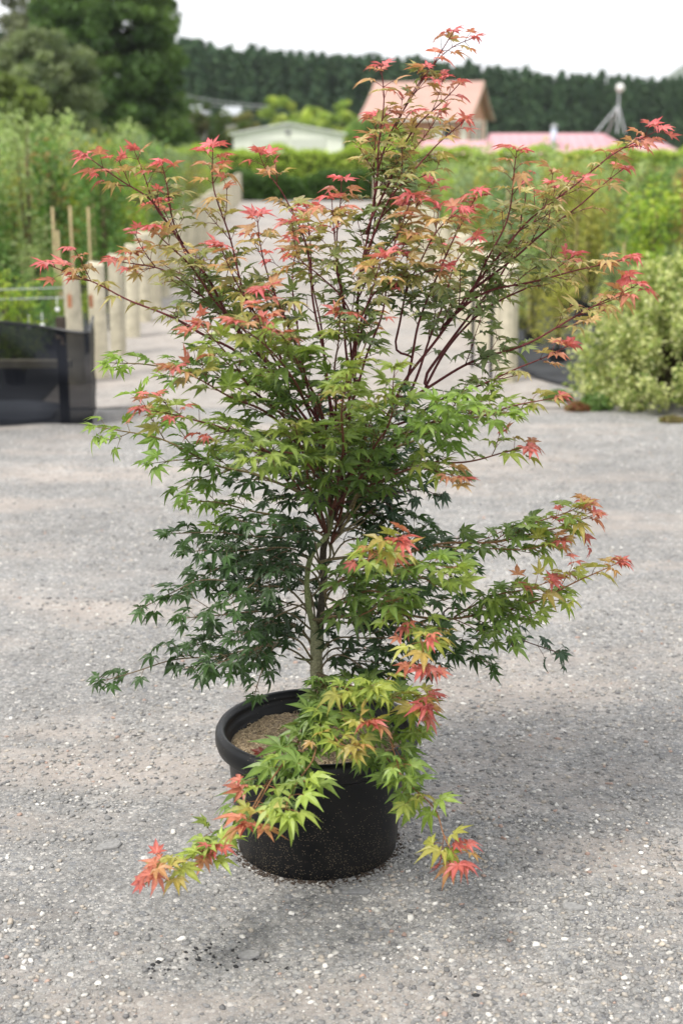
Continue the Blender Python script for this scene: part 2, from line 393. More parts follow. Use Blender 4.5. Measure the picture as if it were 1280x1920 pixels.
hedge('yellow_hedge', -8, 13.5, 47, 1.32, 1.2, [(.34, .42, .08), (.42, .48, .09), (.26, .35, .06)], 2, 'long yellow green hedge behind the low clipped hedge', 26000)

# nursery plants in pots
def plant(name, seed, H, R, dens, lsz, cols, shape='bush', stake=True, potr=.16):
    rng = np.random.default_rng(seed); root = empty(name, (0, 500, -60)); hp = potr*1.6
    pm = MB(); pm.lathe([(0, .0), (potr*.8, 0), (potr*.98, hp-.03), (potr*1.07, hp-.03), (potr*1.07, hp), (potr*.96, hp), (potr*.94, hp-.04), (0, hp-.04)], 18)
    pm.build('pot', M['black'], root, False)
    st = MB(); cf = MB(); tips = []
    for i in range(5 if shape == 'bush' else 3):
        a = rng.random()*6.28; q = rng.random()*.6*R
        p = [np.array([0, 0, hp-.05]), np.array([q*.5*cos(a), q*.5*sin(a), H*.5]), np.array([q*cos(a), q*sin(a), H*(.8+.2*rng.random())])]
        st.tube(p, [.012, .009, .003], 5); tips.append(p)
    st.build('stem', M['trunk'], root, True)
    for i in range(26):
        p = tips[rng.integers(0, len(tips))]; t = .15+.85*rng.random()
        c = p[1]+(p[2]-p[1])*(2*t-1) if t > .5 else p[0]+(p[1]-p[0])*2*t
        a = rng.random()*6.28; rr = R*(1-.55*t)*rng.random()**.5*1.05
        c = c+np.array([rr*cos(a), rr*sin(a), 0]); n = int(dens/26)
        pp = c+rng.normal(size=(n, 3))*np.array([.09, .09, .11])*(R/.35)
        pp[:, 2] = np.maximum(pp[:, 2], hp*.8)
        leaf_cloud(cf, pp, lsz, rng, np.array(cols)*(.85+.3*rng.random()), flat=.7)
    cf.build('foliage', M['foliage'], root)
    if stake:
        sk = MB(); sk.tube([(.05, -.05, .1), (.06, -.05, H*.78)], .008, 5); sk.build('stake', M['bamboo'], root)
    return root
KINDS = [
 ('lime', plant('potted_shrub', 1, 1.5, .36, 1500, .062, [(.26, .34, .05), (.20, .29, .045), (.33, .38, .06)])),
 ('mid green', plant('potted_shrub', 2, 1.6, .34, 1500, .055, [(.10, .19, .05), (.14, .23, .06), (.08, .15, .04)])),
 ('grey green', plant('potted_sapling', 3, 1.8, .30, 1100, .055, [(.19, .24, .13), (.23, .28, .16), (.14, .19, .10)], 'tree')),
 ('olive gold', plant('potted_shrub', 4, 1.55, .36, 1400, .055, [(.27, .26, .06), (.34, .31, .08), (.20, .20, .05)])),
 ('reddish', plant('potted_sapling', 5, 1.7, .26, 900, .055, [(.25, .13, .06), (.22, .20, .07), (.30, .18, .08)], 'tree')),
 ('pale green', plant('potted_sapling', 6, 1.9, .26, 1000, .05, [(.26, .33, .13), (.32, .38, .17)], 'tree')),
]
used = set()
def put(ki, x, y, s, side):
    nm, p = KINDS[ki]; lab = f'{nm} foliaged nursery plant in a black pot in the {side} bed'
    g = f'{nm} nursery plants in the {side} bed'; rz = rp2.random()*6.28; sc = (s*rp2.uniform(.95, 1.25), s*rp2.uniform(.95, 1.25), s*rp2.uniform(.92, 1.06))
    if ki not in used:
        used.add(ki); p.location = (x, y, 0); p.rotation_euler = (0, 0, rz); p.scale = sc; tag(p, lab, 'plant', g)
    else: dup(p, (x, y, 0), rz, sc, label=lab, group=g, cat='plant')
rp2 = random.Random(11)
# left bed
y = 9.6; row = 0
while y < 43:
    step = .62 if y < 20 else .9
    x = lx(y)-.55
    wl = [0, 1, 2, 3, 4, 5]
    while x > -.32*y-1.7:
        u = noise.noise(Vector((x*.35, y*.12, 1)))
        ki = (1, 0, 5)[int(rp2.random()*2.5)] if y < 13 else (0, 1, 5, 0, 1, 3, 5, 2, 0, 4, 1)[int((u*1.2+.5)*11+rp2.random()*9) % 11]
        hmax = 1.6+y*float(np.interp(640+FPX*x/y, [0, 250, 330, 400, 460], [4, 2, -14, -32, -48]))/2667
        s = hmax/1.62*rp2.uniform(.86, 1.04)
        if y < 13: s = (1.6-.086*y)/1.62*rp2.uniform(.85, 1.05)
        if y < 25: s = max(min(s, 1.15), .35)
        put(ki, x+rp2.uniform(-.1, .1), y+rp2.uniform(-.12, .12), s, 'left')
        x -= step*rp2.uniform(.9, 1.15)*(1 if y < 20 else 1.15)
    y += (.85 if y < 20 else 1.5); row += 1
# right bed
y = 10.6
while y < 45:
    step = .62 if y < 20 else .9
    x = rx(y)+.5
    while x < .31*y+1.5:
        u = noise.noise(Vector((x*.35, y*.12, 5)))
        ki = (5, 0, 2, 4, 5, 1, 0, 5, 3, 2, 1)[int((u*1.2+.5)*11+rp2.random()*8) % 11]
        hmax = 1.6-y*44/2667
        s = hmax/1.62*rp2.uniform(.80, 1.05)
        if y < 13: s = (1.6-.088*y)/1.62*rp2.uniform(.85, 1.1)
        put(ki, x+rp2.uniform(-.1, .1), y+rp2.uniform(-.12, .12), max(s, .4), 'right')
        x += step*rp2.uniform(.9, 1.15)*(1 if y < 20 else 1.15)
    y += (.85 if y < 20 else 1.5)

# loose bamboo canes standing proud of the left bed
for i, (px, pt, pb, D) in enumerate(((98, 388, 480, 13.2), (131, 386, 478, 13.4), (165, 388, 476, 13.6), (194, 390, 472, 14.), (108, 432, 500, 12.4), (1170, 455, 500, 13.), (1222, 452, 500, 13.2), (1085, 380, 500, 15.))):
    t = P(px, pt, D); mb = MB(); mb.tube([(0, 0, -.0), (.004, 0, t[2]*.5), (0, .01, t[2])], .0125, 6)
    o = mb.build('bamboo_cane', M['bamboo'], loc=(t[0], D, 0))
    tag(o, f'tall pale bamboo cane standing among the plants of the {"left" if px < 600 else "right"} bed', 'cane', f'bamboo canes in the {"left" if px < 600 else "right"} bed')
# white plant labels
for px, py, D, lab in ((1045, 640, 10.6, 'round white plant tag hanging low at the front of the right bed'), (108, 580, 9.4, 'white plant tag among dark foliage above the black net'),
                       (80, 610, 9.3, 'small white tag just over the top edge of the black net'), (55, 613, 9.5, 'faint white tag over the net, leftmost of the three')):
    t = P(px, py, D); mb = MB()
    ts = 1. if px > 500 else .5; mb.lathe([(0, -.006), (.022*ts, -.006), (.03*ts, 0), (.022*ts, .006), (0, .006)], 12); mb.tube([(0, .028, 0), (0, .08, -.03)], .002, 4)
    o = mb.build('plant_tag', M['label'], loc=t); o.rotation_euler = (pi/2, 0, .2); tag(o, lab, 'tag')
for px, D, lab in ((131, 9.44, 'orange paper tag on the timber post at the end of the wires'), (171, 9.6, 'orange tag on the second timber post of the left row')):
    t = P(px, 567, D); mb = MB(); mb.box(-.013, .013, -.003, .003, -.035, .05); mb.tube([(0, 0, .05), (.01, .02, .075)], .0015, 4)
    tag(mb.build('paper_tag', M['orange'], loc=t), lab, 'tag')

# variegated shrub right
rng = np.random.default_rng(77)
VG = [(.44, .45, .19), (.54, .54, .27), (.27, .32, .10), (.15, .20, .06), (.60, .58, .34)]
def shrub(loc, H, R, seed, lab, n=150):
    rng = np.random.default_rng(seed); root = empty('variegated_shrub', loc); st = MB(); cf = MB()
    for i in range(n):
        a = rng.random()*2*pi; e_ = rng.random()**1.25*pi/2; rr = (.72+.30*rng.random())
        tip = np.array([R*cos(e_)*cos(a), R*cos(e_)*sin(a), H*sin(e_)])*rr; tip[2] = max(tip[2], .05)
        st.tube([(0, 0, 0), tip*np.array([.45, .45, .6]), tip], [.009, .005, .002], 4)
        dirn = nrm(tip+np.array([0, 0, .25])); nl = 130
        s = rng.random(nl)[:, None]*.26
        pp = tip+dirn*(s-.12)+rng.normal(size=(nl, 3))*.026
        pp[:, 2] = np.maximum(pp[:, 2], .01)
        leaf_cloud(cf, pp, .032, rng, VG, flat=.4)
    st.build('stem', M['trunk'], root, True); cf.build('foliage', M['foliage'], root); return tag(root, lab, 'shrub')
c = G(1262, 772); shrub((2.12, 8.9, 0), .80, .60, 5, 'cream and green variegated shrub at the right edge of the yard', 250)
shrub((3.1, 9.5, 0), .88, .75, 6, 'taller variegated shrub behind and right of the first, cut by the frame', 150)

# small ground-hugging plants by the mat edge
def tuft(loc, R, H, cols, seed, lab):
    rng = np.random.default_rng(seed); mb = MB(); n = 600
    a = rng.random(n)*6.28; r = R*rng.random(n)**.5
    pp = np.stack([r*np.cos(a), r*np.sin(a)*.6, H*rng.random(n)*(1-(r/R)**2*.6)+.005], 1)
    leaf_cloud(mb, pp, .03, rng, cols, flat=-.3); st = MB()
    for i in range(10): st.tube([(0, 0, 0), (pp[i][0]*.6, pp[i][1]*.6, pp[i][2]+.02)], .002, 4)
    root = empty('low_plant', loc); st.build('stem', M['trunk'], root); mb.build('foliage', M['foliage'], root)
    return tag(root, lab, 'plant')
tuft(G(1045, 752)*[1, 1, 0], .09, .07, [(.14, .22, .06), (.18, .26, .08)], 1, 'low green groundcover plant left of the reddish one by the mat edge')
tuft(G(1083, 770)*[1, 1, 0], .075, .05, [(.22, .08, .05), (.20, .14, .06)], 2, 'low reddish brown groundcover plant at the foot of the variegated shrub')
tuft(G(1115, 768)*[1, 1, 0], .11, .10, [(.10, .17, .05), (.14, .2, .07)], 3, 'low green groundcover plant right of the reddish one')
tuft(G(1258, 792)*[1, 1, 0], .07, .03, [(.22, .16, .09), (.2, .2, .07)], 4, 'thin brownish weed under the right end of the variegated shrub')

# ================================================================== POSTS
def post(seed):
    rng = random.Random(seed); mb = MB(); k = 12; prof = [(0, .775), (.045, .775), (.057, .765), (.059, .6), (.060, .3), (.060, -.2)]
    a = [2*pi*i/k for i in range(k)]; v = []
    for r, z in prof:
        for t in a: v.append((r*cos(t)*(1+.04*sin(3*t+seed)), r*sin(t)*(1+.04*cos(2*t+seed)), z+(.008*cos(t+seed) if z > .7 else 0)))
    mb.add(v, [(i*k+j, (i+1)*k+j, (i+1)*k+(j+1) % k, i*k+(j+1) % k) for i in range(len(prof)-1) for j in range(k)])
    return mb.build('timber_post', M['wood'], smooth=False)
pp0 = [post(i) for i in range(4)]; k = 0
def place_post(x, y, lab, grp):
    global k
    p = pp0[k] if k < 4 else pp0[k % 4].copy()
    if k >= 4: C.objects.link(p)
    k += 1; p.location = (x, y, 0); p.rotation_euler = (random.Random(k).uniform(-.02, .02), random.Random(k+99).uniform(-.025, .025), k*1.7)
    s = random.Random(k*3).uniform(.94, 1.04); p.scale = (1.02, 1.02, s); tag(p, lab, 'post')
    if grp: p['group'] = grp
    elif 'group' in p.keys(): del p['group']
D = 9.55; i = 0
while D < 39.8:
    place_post(lx(D)-(0 if i else .125), D, 'pale timber post at the near end of the left row, beside the black net corner' if i == 0 else 'pale weathered timber post in the row along the left of the drive', 'posts in the left row' if i else None)
    D += 1.05 if i else .27; i += 1
D = 9.65; i = 0
while D < 39.8:
    place_post(rx(D), D, 'pale timber post nearest the camera in the right row, beside the bed' if i == 0 else 'pale weathered timber post in the row along the right of the drive', 'posts in the right row' if i else None)
    D += .55 if D < 14 else 1.0; i += 1
# dark steel stakes by the near right posts
for x, D, lab in ((rx(9.7)-.11, 9.75, 'thin dark steel stake left of the nearest right hand post'), (rx(10.2)-.19, 10.25, 'thin dark steel stake second from the near end of the right row')):
    mb = MB(); mb.box(-.012, .012, -.004, .004, 0, .72); mb.box(-.004, .004, .004, .02, 0, .72)
    tag(mb.build('steel_stake', M['black'], loc=(x, D, 0)), lab, 'stake')
# wires from near post to the left
for i, z in enumerate((.655, .59)):
    a = np.array([lx(9.5)-.17, 9.5, z]); b_ = np.array([-5.2, 9.4, z])
    mb = MB(); mb.tube([a+(b_-a)*t+np.array([0, 0, -.03*sin(pi*t)]) for t in np.linspace(0, 1, 12)], .004, 5)
    tag(mb.build('fence_wire', M['wire']), ('upper' if i == 0 else 'lower')+' of two thin galvanised wires running left from the near timber post', 'wire')

# black shade net
mn = bpy.data.materials.new('shade net'); mn.use_nodes = True; t = mn.node_tree; b = t.nodes['Principled BSDF']
b.inputs['Base Color'].default_value = (.012, .0135, .018, 1); b.inputs['Roughness'].default_value = .75; b.inputs['Specular IOR Level'].default_value = .05
tr = t.nodes.new('ShaderNodeBsdfTransparent'); ms = t.nodes.new('ShaderNodeMixShader'); ms.inputs[0].default_value = .10
t.links.new(b.outputs[0], ms.inputs[1]); t.links.new(tr.outputs[0], ms.inputs[2]); t.links.new(ms.outputs[0], t.nodes['Material Output'].inputs[0])
netr = empty('net_fence', (-1.5, 8.1, 0))
path = [(-3.9, 8.02), (-3.2, 8.05), (-1.56, 8.12), (-1.44, 8.14), (-1.50, 8.6)]
def netpt(u, w, offy=0):
    L = [0]; 
    for i in range(len(path)-1): L.append(L[-1]+math.dist(path[i], path[i+1]))
    s = u*L[-1]; i = max(j for j in range(len(path)-1) if L[j] <= s+1e-9); q = (s-L[i])/(L[i+1]-L[i])
    x = path[i][0]+(path[i+1][0]-path[i][0])*q; y = path[i][1]+(path[i+1][1]-path[i][1])*q
    top = .60-.055*abs(sin(u*pi*1.45+.35)); z = w*(top-.02*sin(u*17))
    y += .085*noise.noise(Vector((u*6.5, w*2.6+u*5, 2)))*2*(1-abs(2*w-1)**3*.6)+offy+.025*sin(u*26+w*7)
    return (x+1.5, y-8.1, z+.004)
mb = MB(); nu, nw = 90, 14
mb.add([netpt(i/(nu-1), j/(nw-1)) for j in range(nw) for i in range(nu)], [(j*nu+i, j*nu+i+1, (j+1)*nu+i+1, (j+1)*nu+i) for j in range(nw-1) for i in range(nu-1)])
mb.build('netting', mn, netr, True)
mb = MB(); mb.tube([netpt(i/(nu-1), 1) for i in range(nu)], .009, 5); mb.build('top_cord', M['black'], netr)
for x in (-.11, -1.9):
    mb = MB(); mb.box(x-.025, x+.025, .05, .10, 0, .62); mb.build('corner_stake', mat('dark timber', (.05, .04, .032), .85, .2, nscale=20), netr)
tag(netr, 'sagging black shade net fence at the left edge of the gravel yard', 'fence')
mb = MB(); a = G(45, 718); mb.box(-3.4, -1.62, 8.46, 8.52, .28, .325)
tag(mb.build('timber_rail', M['wood']), 'pale horizontal timber rail seen through the black net', 'rail')
mb = MB(); v = []
for j in range(8):
    for i in range(14): v.append((-3.2+i*.115, 8.18+j*.05, .02+.13*j/7*(1-i/17)+.02*noise.noise(Vector((i*.5, j*.5, 4)))))
mb.add(v, [(j*14+i, j*14+i+1, (j+1)*14+i+1, (j+1)*14+i) for j in range(7) for i in range(13)])
o = mb.build('plastic_sheet', mat('blue grey plastic sheet', (.16, .18, .22), .45, .4), smooth=True); tag(o, 'blue grey plastic sheet lying crumpled behind the black net', 'sheet')
sm = o.modifiers.new('s', 'SOLIDIFY'); sm.thickness = .002

# ================================================================== BUILDINGS
# white shed
D = 60; z0 = terr(0, D); l = P(437, 252, D); r = P(643, 252, D); rid = P(545, 232, D)
sh = empty('white_shed', ((l[0]+r[0])/2, D, z0)); w = (r[0]-l[0])/2; he = l[2]-z0; hr = rid[2]-z0; dp = 7
mb = MB(); mb.add([(-w, 0, 0), (w, 0, 0), (w, 0, he), (0, 0, hr-.05), (-w, 0, he), (-w, dp, 0), (w, dp, 0), (w, dp, he), (0, dp, hr-.05), (-w, dp, he)],
  [(0, 1, 2, 3, 4), (9, 8, 7, 6, 5), (1, 6, 7, 2), (0, 4, 9, 5)]); mb.build('wall', mat('cream cladding', (.76, .78, .70), .6, .3, nscale=2, namt=.05), sh)
mb = MB()
for s in (-1, 1):
    mb.add([(0, -.15, hr), (s*(w+.15), -.15, he-.02), (s*(w+.15), dp, he-.02), (0, dp, hr), (0, -.15, hr+.06), (s*(w+.15), -.15, he+.04), (s*(w+.15), dp, he+.04), (0, dp, hr+.06)],
       [(0, 1, 2, 3), (4, 5, 6, 7), (0, 1, 5, 4), (1, 2, 6, 5), (2, 3, 7, 6)])
mb.build('roof', mat('white roof', (.74, .76, .74), .5, .3), sh)
for s in (-1, 1):
    mb = MB(); mb.box(s*.06 if s > 0 else -1.5, 1.5 if s > 0 else -.06, -.05, -.003, 0, he-.15)
    for i in range(7): xx = (s*.06 if s > 0 else -1.5)+.1+i*.205; mb.box(xx, xx+.03, -.065, -.05, .02, he-.17)
    mb.build('door', mat('pale door', (.60, .62, .56), .6, .3), sh)
mb = MB(); mb.lathe([(0, 0), (.12, 0), (.12, .03), (0, .03)], 12); o = mb.build('vent', mat('vent grey', (.3, .3, .3)), sh, loc=(0, -.02, hr-.33)); o.rotation_euler = (pi/2, 0, 0)
tag(sh, 'low cream white shed with a shallow gable at the end of the drive', 'shed')
# distant roofs
for px, py, wpx, D, lab in ((362, 199, 36, 95, 'pale distant roof just right of the huge evergreen'), (432, 201, 22, 97, 'small whitish distant roof between the olive bushes')):
    z = terr(0, D); c = P(px, py, D); w = wpx/2667*D/2; h = c[2]-z; rt = empty('distant_shed', (c[0], D, z))
    mb = MB(); mb.box(-w, w, 0, 4, 0, h-.5); mb.build('wall', mat('render', (.3, .3, .27)), rt)
    mb = MB(); mb.add([(-w-.2, -.3, h-.5), (w+.2, -.3, h-.5), (w+.2, 2, h+.1), (-w-.2, 2, h+.1), (w+.2, 4.3, h-.5), (-w-.2, 4.3, h-.5)], [(0, 1, 2, 3), (3, 2, 4, 5), (0, 5, 4, 1), (0, 3, 5), (1, 4, 2)])
    mb.build('roof', mat('pale sheet roof', (.33, .35, .37), .5), rt); tag(rt, lab, 'shed')

# brick house, turned so its right gable shows
D = 90; z0 = terr(0, D); fc = P(872, 220, D); ho = empty('brick_house', (fc[0], D, z0), radians(-17))
he = fc[2]-z0; hr = P(900, 156, 93)[2]-z0; Lh, dp = 6.2, 6.2
mbk = mat('orange brick', (.50, .27, .19), .85, .15, nscale=3, namt=.15)
mb = MB(); mb.box(-Lh, 0, 0, dp, 0, he); mb.add([(0, 0, he), (0, dp, he), (0, dp/2, hr-.1), (-Lh, 0, he), (-Lh, dp, he), (-Lh, dp/2, hr-.1)], [(0, 1, 2), (5, 4, 3)]); mb.build('wall', mbk, ho)
mb = MB(); ov = .45
def prof_(t): return (dp/2+ov)*(t), hr-(hr-he+.12)*(t**.82)     # slightly flared slope
for s in (-1, 1):
    pts = [prof_(t) for t in np.linspace(0, 1, 6)]; v = []
    for th in (0, .14):
        for x in (-Lh-ov, ov):
            for a, z in pts: v.append((x, dp/2+s*a, z+th))
    f = []
    for i in range(5):
        f += [(i, i+1, i+7, i+6), (12+i, 12+i+1, 12+i+7, 12+i+6), (i, i+1, 13+i, 12+i), (6+i, 7+i, 19+i, 18+i)]
    f.append((5, 11, 23, 17)); mb.add(v, f)
mb.build('roof', mat('terracotta roof', (.42, .27, .23), .8, .2, nscale=1.5, namt=.08), ho)
trim = mat('cream trim', (.72, .68, .6), .6)
mb = MB()
for s in (-1, 1):
    pts = [prof_(t) for t in np.linspace(0, 1, 6)]
    for i in range(5):
        (a0, zz0), (a1, zz1) = pts[i], pts[i+1]
        mb.add([(ov+.003, dp/2+s*a0, zz0-.12), (ov+.003, dp/2+s*a1, zz1-.12), (ov+.003, dp/2+s*a1, zz1+.12), (ov+.003, dp/2+s*a0, zz0+.12),
                (ov+.05, dp/2+s*a0, zz0-.12), (ov+.05, dp/2+s*a1, zz1-.12), (ov+.05, dp/2+s*a1, zz1+.12), (ov+.05, dp/2+s*a0, zz0+.12)],
               [(0, 1, 2, 3), (4, 5, 6, 7), (0, 1, 5, 4), (3, 2, 6, 7)])
mb.build('bargeboard', mat('brown trim', (.38, .27, .2), .7), ho)
for (x0, x1, y0, y1, nm) in ((-.3, .03, -.05, .0, 'corner_pilaster'), (.003, .06, -.03, .35, 'corner_pilaster'), (.003, .06, dp-.4, dp+.03, 'corner_pilaster')):
    mb = MB(); mb.box(x0, x1, y0-.003, y1, 0, he-.05); mb.build(nm, trim, ho)
for y0 in (1.5, 3.4):
    mb = MB(); mb.box(.005, .05, y0, y0+1.3, he-1.9, he-.1); wd = mb.build('window', trim, ho)
    mb = MB(); mb.box(.052, .06, y0+.2, y0+.75, he-1.7, he-.3); mb.build('pane', mat('glass', (.16, .19, .22), .1, .5), wd)
mb = MB(); mb.box(-2.0, -.75, -.05, -.003, he-1.3, he-.35); wd = mb.build('window', trim, ho)
mb = MB(); mb.box(-1.35, -.85, -.058, -.052, he-1.2, he-.45); mb.build('pane', mat('dark glass', (.04, .045, .05), .1, .5), wd)
mb = MB(); mb.box(-Lh-.3, .3, -ov-.16, -ov-.05, he-.2, he-.06); mb.build('gutter', trim, ho)
tag(ho, 'orange brick house with terracotta gable roof behind the long pink roof', 'house')

# long building under a faded pink roof
D = 75; z0 = terr(0, D); lp = P(800, 290, D); rp_ = P(1195, 290, D); rd = P(1000, 247, D+3)
def pinkhall(x0, x1, hr, hip, lab, D):
    rt = empty('pink_roofed_hall', (x0, D, z0)); L = x1-x0; he = P(900, 293, D)[2]-z0; dpt = 7
    mb = MB(); mb.box(0, L, 0, dpt, 0, he); mb.build('wall', mat('pinkish render', (.5, .42, .40), .8), rt)
    mb = MB(); e = .3
    mb.add([(-e, -e, he-.05), (L+e, -e, he-.05), (L-hip, dpt/2, hr), (0, dpt/2, hr), (L+e, dpt+e, he-.05), (-e, dpt+e, he-.05)], [(0, 1, 2, 3), (1, 4, 2), (3, 2, 4, 5), (0, 3, 5), (5, 4, 1, 0)])
    mb.build('roof', mat('faded pink roof', (.50, .28, .31), .6, .3, nscale=.8, namt=.09), rt)
    mb = MB()
    for i in range(int(L/.5)): mb.tube([(i*.5, -e, he-.02), (min(i*.5, L-hip), dpt/2, hr+.02)], .02, 4)
    mb.build('roof_rib', mat('faded pink rib', (.46, .25, .28), .6, .3), rt)
    tag(rt, lab, 'building'); return rt
pinkhall(P(930, 290, D)[0], rp_[0], P(1000, 250, D+3.5)[2]-z0, 1.2, 'long low building with a faded pink roof right of the brick house', D)
pinkhall(lp[0], P(928, 290, D)[0], P(1000, 263, D+3.5)[2]-z0, .2, 'low pink roofed wing in front of the brick house walls', D)
l2 = P(1200, 290, D)[0]; pinkhall(l2+.15, l2+2.4, P(1000, 266, D+3.5)[2]-z0, .6, 'lower pink roofed wing at the right end of the long pink building', D)
# flue
c = P(1038, 270, D+1); fl = empty('roof_flue', (c[0], D+1.2, c[2]-.3))
mb = MB(); mb.tube([(0, 0, 0), (0, 0, 1.1)], .15, 12); mb.build('pipe', mat('pale blue steel', (.5, .55, .66), .4, .5), fl, True)
mb = MB(); mb.lathe([(0, 1.32), (.2, 1.2), (.2, 1.14), (0, 1.14)], 12); mb.build('cap', M['wire'], fl)
tag(fl, 'pale bluish flue pipe with cap rising from the pink roof', 'flue')
# mast with tripod struts
top = P(1160, 166, 78.5); bz = P(1160, 250, 78.5)[2]; ms_ = empty('antenna_mast', (top[0], 78.5, bz)); h = top[2]-bz
steel = mat('pale steel', (.6, .63, .68), .45, .5)
mb = MB(); mb.tube([(0, 0, 0), (0, 0, h)], .032, 8); mb.build('pole', steel, ms_)
for x, y in ((-1.2, -.2), (.42, -.1), (-.3, 1.3)):
    mb = MB(); mb.tube([(x, y, 0), (0, 0, h*.62)], .03, 6); mb.build('strut', steel, ms_)
mb = MB(); mb.lathe([(.0, -.22), (.14, -.19), (.22, -.05), (.22, .06), (.13, .18), (0, .22)], 14); mb.build('radome', M['white'], ms_, True, loc=(.05, 0, h+.05))
tag(ms_, 'thin steel mast on slanted struts with a white ball on top above the pink roof', 'mast')
# power cable
for i, dz in enumerate((0, .9)):
    a = P(200, 150, 100)+[0, 0, dz*.6]; b_ = P(520, 205, 105)+[0, 0, dz*.2]; mb = MB()
    mb.tube([a+(b_-a)*t+np.array([0, 0, -.5*sin(pi*t)]) for t in np.linspace(0, 1, 16)], .03, 4)
    tag(mb.build('power_cable', M['wire']), ('upper' if i else 'lower')+' thin cable sloping down from the huge evergreen before the windbreak', 'cable')

# thin air haze over the far ground
hz = MB(); hz.box(-1600, 1600, -60, 2300, -4, 130); hm = bpy.data.materials.new('haze air'); hm.use_nodes = True; t = hm.node_tree; t.nodes.clear()
ho_ = t.nodes.new('ShaderNodeOutputMaterial'); pv = t.nodes.new('ShaderNodeVolumePrincipled'); pv.inputs['Color'].default_value = (.86, .9, .95, 1); pv.inputs['Density'].default_value = .00024
pv.inputs['Anisotropy'].default_value = .2; t.links.new(pv.outputs[0], ho_.inputs['Volume'])
hzo = hz.build('haze', hm); tag(hzo, kind='stuff')

# ================================================================== POT
TX, TY = P(594, 1357, 3.05)[0], 3.05
PH = .298
mp_ = bpy.data.materials.new('pot plastic'); mp_.use_nodes = True; t = mp_.node_tree; L = t.links; b = t.nodes['Principled BSDF']
b.inputs['Specular IOR Level'].default_value = .27
co = t.nodes.new('ShaderNodeTexCoord'); v1 = t.nodes.new('ShaderNodeTexVoronoi'); v1.inputs['Scale'].default_value = 380; L.new(co.outputs['Object'], v1.inputs['Vector'])
sp = t.nodes.new('ShaderNodeSeparateColor'); L.new(v1.outputs['Color'], sp.inputs[0])
sx = t.nodes.new('ShaderNodeSeparateXYZ'); L.new(co.outputs['Object'], sx.inputs[0])
thr = t.nodes.new('ShaderNodeMapRange'); thr.inputs[1].default_value = 0; thr.inputs[2].default_value = .2; thr.inputs[3].default_value = .62; thr.inputs[4].default_value = .985; L.new(sx.outputs['Z'], thr.inputs[0])
gt = t.nodes.new('ShaderNodeMath'); gt.operation = 'GREATER_THAN'; L.new(sp.outputs[0], gt.inputs[0]); L.new(thr.outputs[0], gt.inputs[1])
lt = t.nodes.new('ShaderNodeMath'); lt.operation = 'LESS_THAN'; lt.inputs[1].default_value = .30; L.new(v1.outputs['Distance'], lt.inputs[0])
mu = t.nodes.new('ShaderNodeMath'); mu.operation = 'MULTIPLY'; L.new(gt.outputs[0], mu.inputs[0]); L.new(lt.outputs[0], mu.inputs[1])
dn = t.nodes.new('ShaderNodeTexNoise'); dn.inputs['Scale'].default_value = 14; dn.inputs['Detail'].default_value = 7; L.new(co.outputs['Object'], dn.inputs['Vector'])
dr = t.nodes.new('ShaderNodeValToRGB'); dr.color_ramp.elements[0].position = .45; dr.color_ramp.elements[0].color = (.0045, .005, .006, 1); dr.color_ramp.elements[1].position = .8; dr.color_ramp.elements[1].color = (.012, .0115, .011, 1); L.new(dn.outputs['Fac'], dr.inputs[0])
mc = t.nodes.new('ShaderNodeMix'); mc.data_type = 'RGBA'; L.new(mu.outputs[0], mc.inputs[0]); L.new(dr.outputs[0], mc.inputs[6]); mc.inputs[7].default_value = (.24, .19, .13, 1); L.new(mc.outputs[2], b.inputs['Base Color'])
rr2 = t.nodes.new('ShaderNodeMapRange'); rr2.inputs[3].default_value = .26; rr2.inputs[4].default_value = .52; L.new(dn.outputs['Fac'], rr2.inputs[0]); L.new(rr2.outputs[0], b.inputs['Roughness'])
pot = empty('plant_pot', (TX, TY, 0))
mb = MB(); mb.lathe([(0, -.012), (.170, -.012), (.1835, -.010), (.185, .002), (.1865, .014), (.205, PH-.07), (.207, PH-.05)], 96); mb.build('body', mp_, pot, True)
mb = MB(); mb.lathe([(.206, PH-.052), (.222, PH-.054), (.230, PH-.046), (.2345, PH-.030), (.2335, PH-.012), (.228, PH-.002), (.222, PH), (.216, PH-.002), (.212, PH-.008), (.209, PH-.016), (.210, PH-.020), (.2065, PH-.024), (.2065, PH-.030), (.2035, PH-.032), (.2045, PH-.036), (.2015, PH-.038), (.2025, PH-.043), (.200, PH-.045), (.195, PH-.10)], 96); mb.build('rim', mp_, pot, True)
# drainage notches at the foot
for i in range(0):
    a = -pi/2-1.15+i*.62; mb = MB(); mb.box(-.017, .017, -.003, .006, .004, .020, rot=a+pi/2, org=(.1885*cos(a), .1885*sin(a), 0))
    mb.build('drain_lug', mp_, pot)
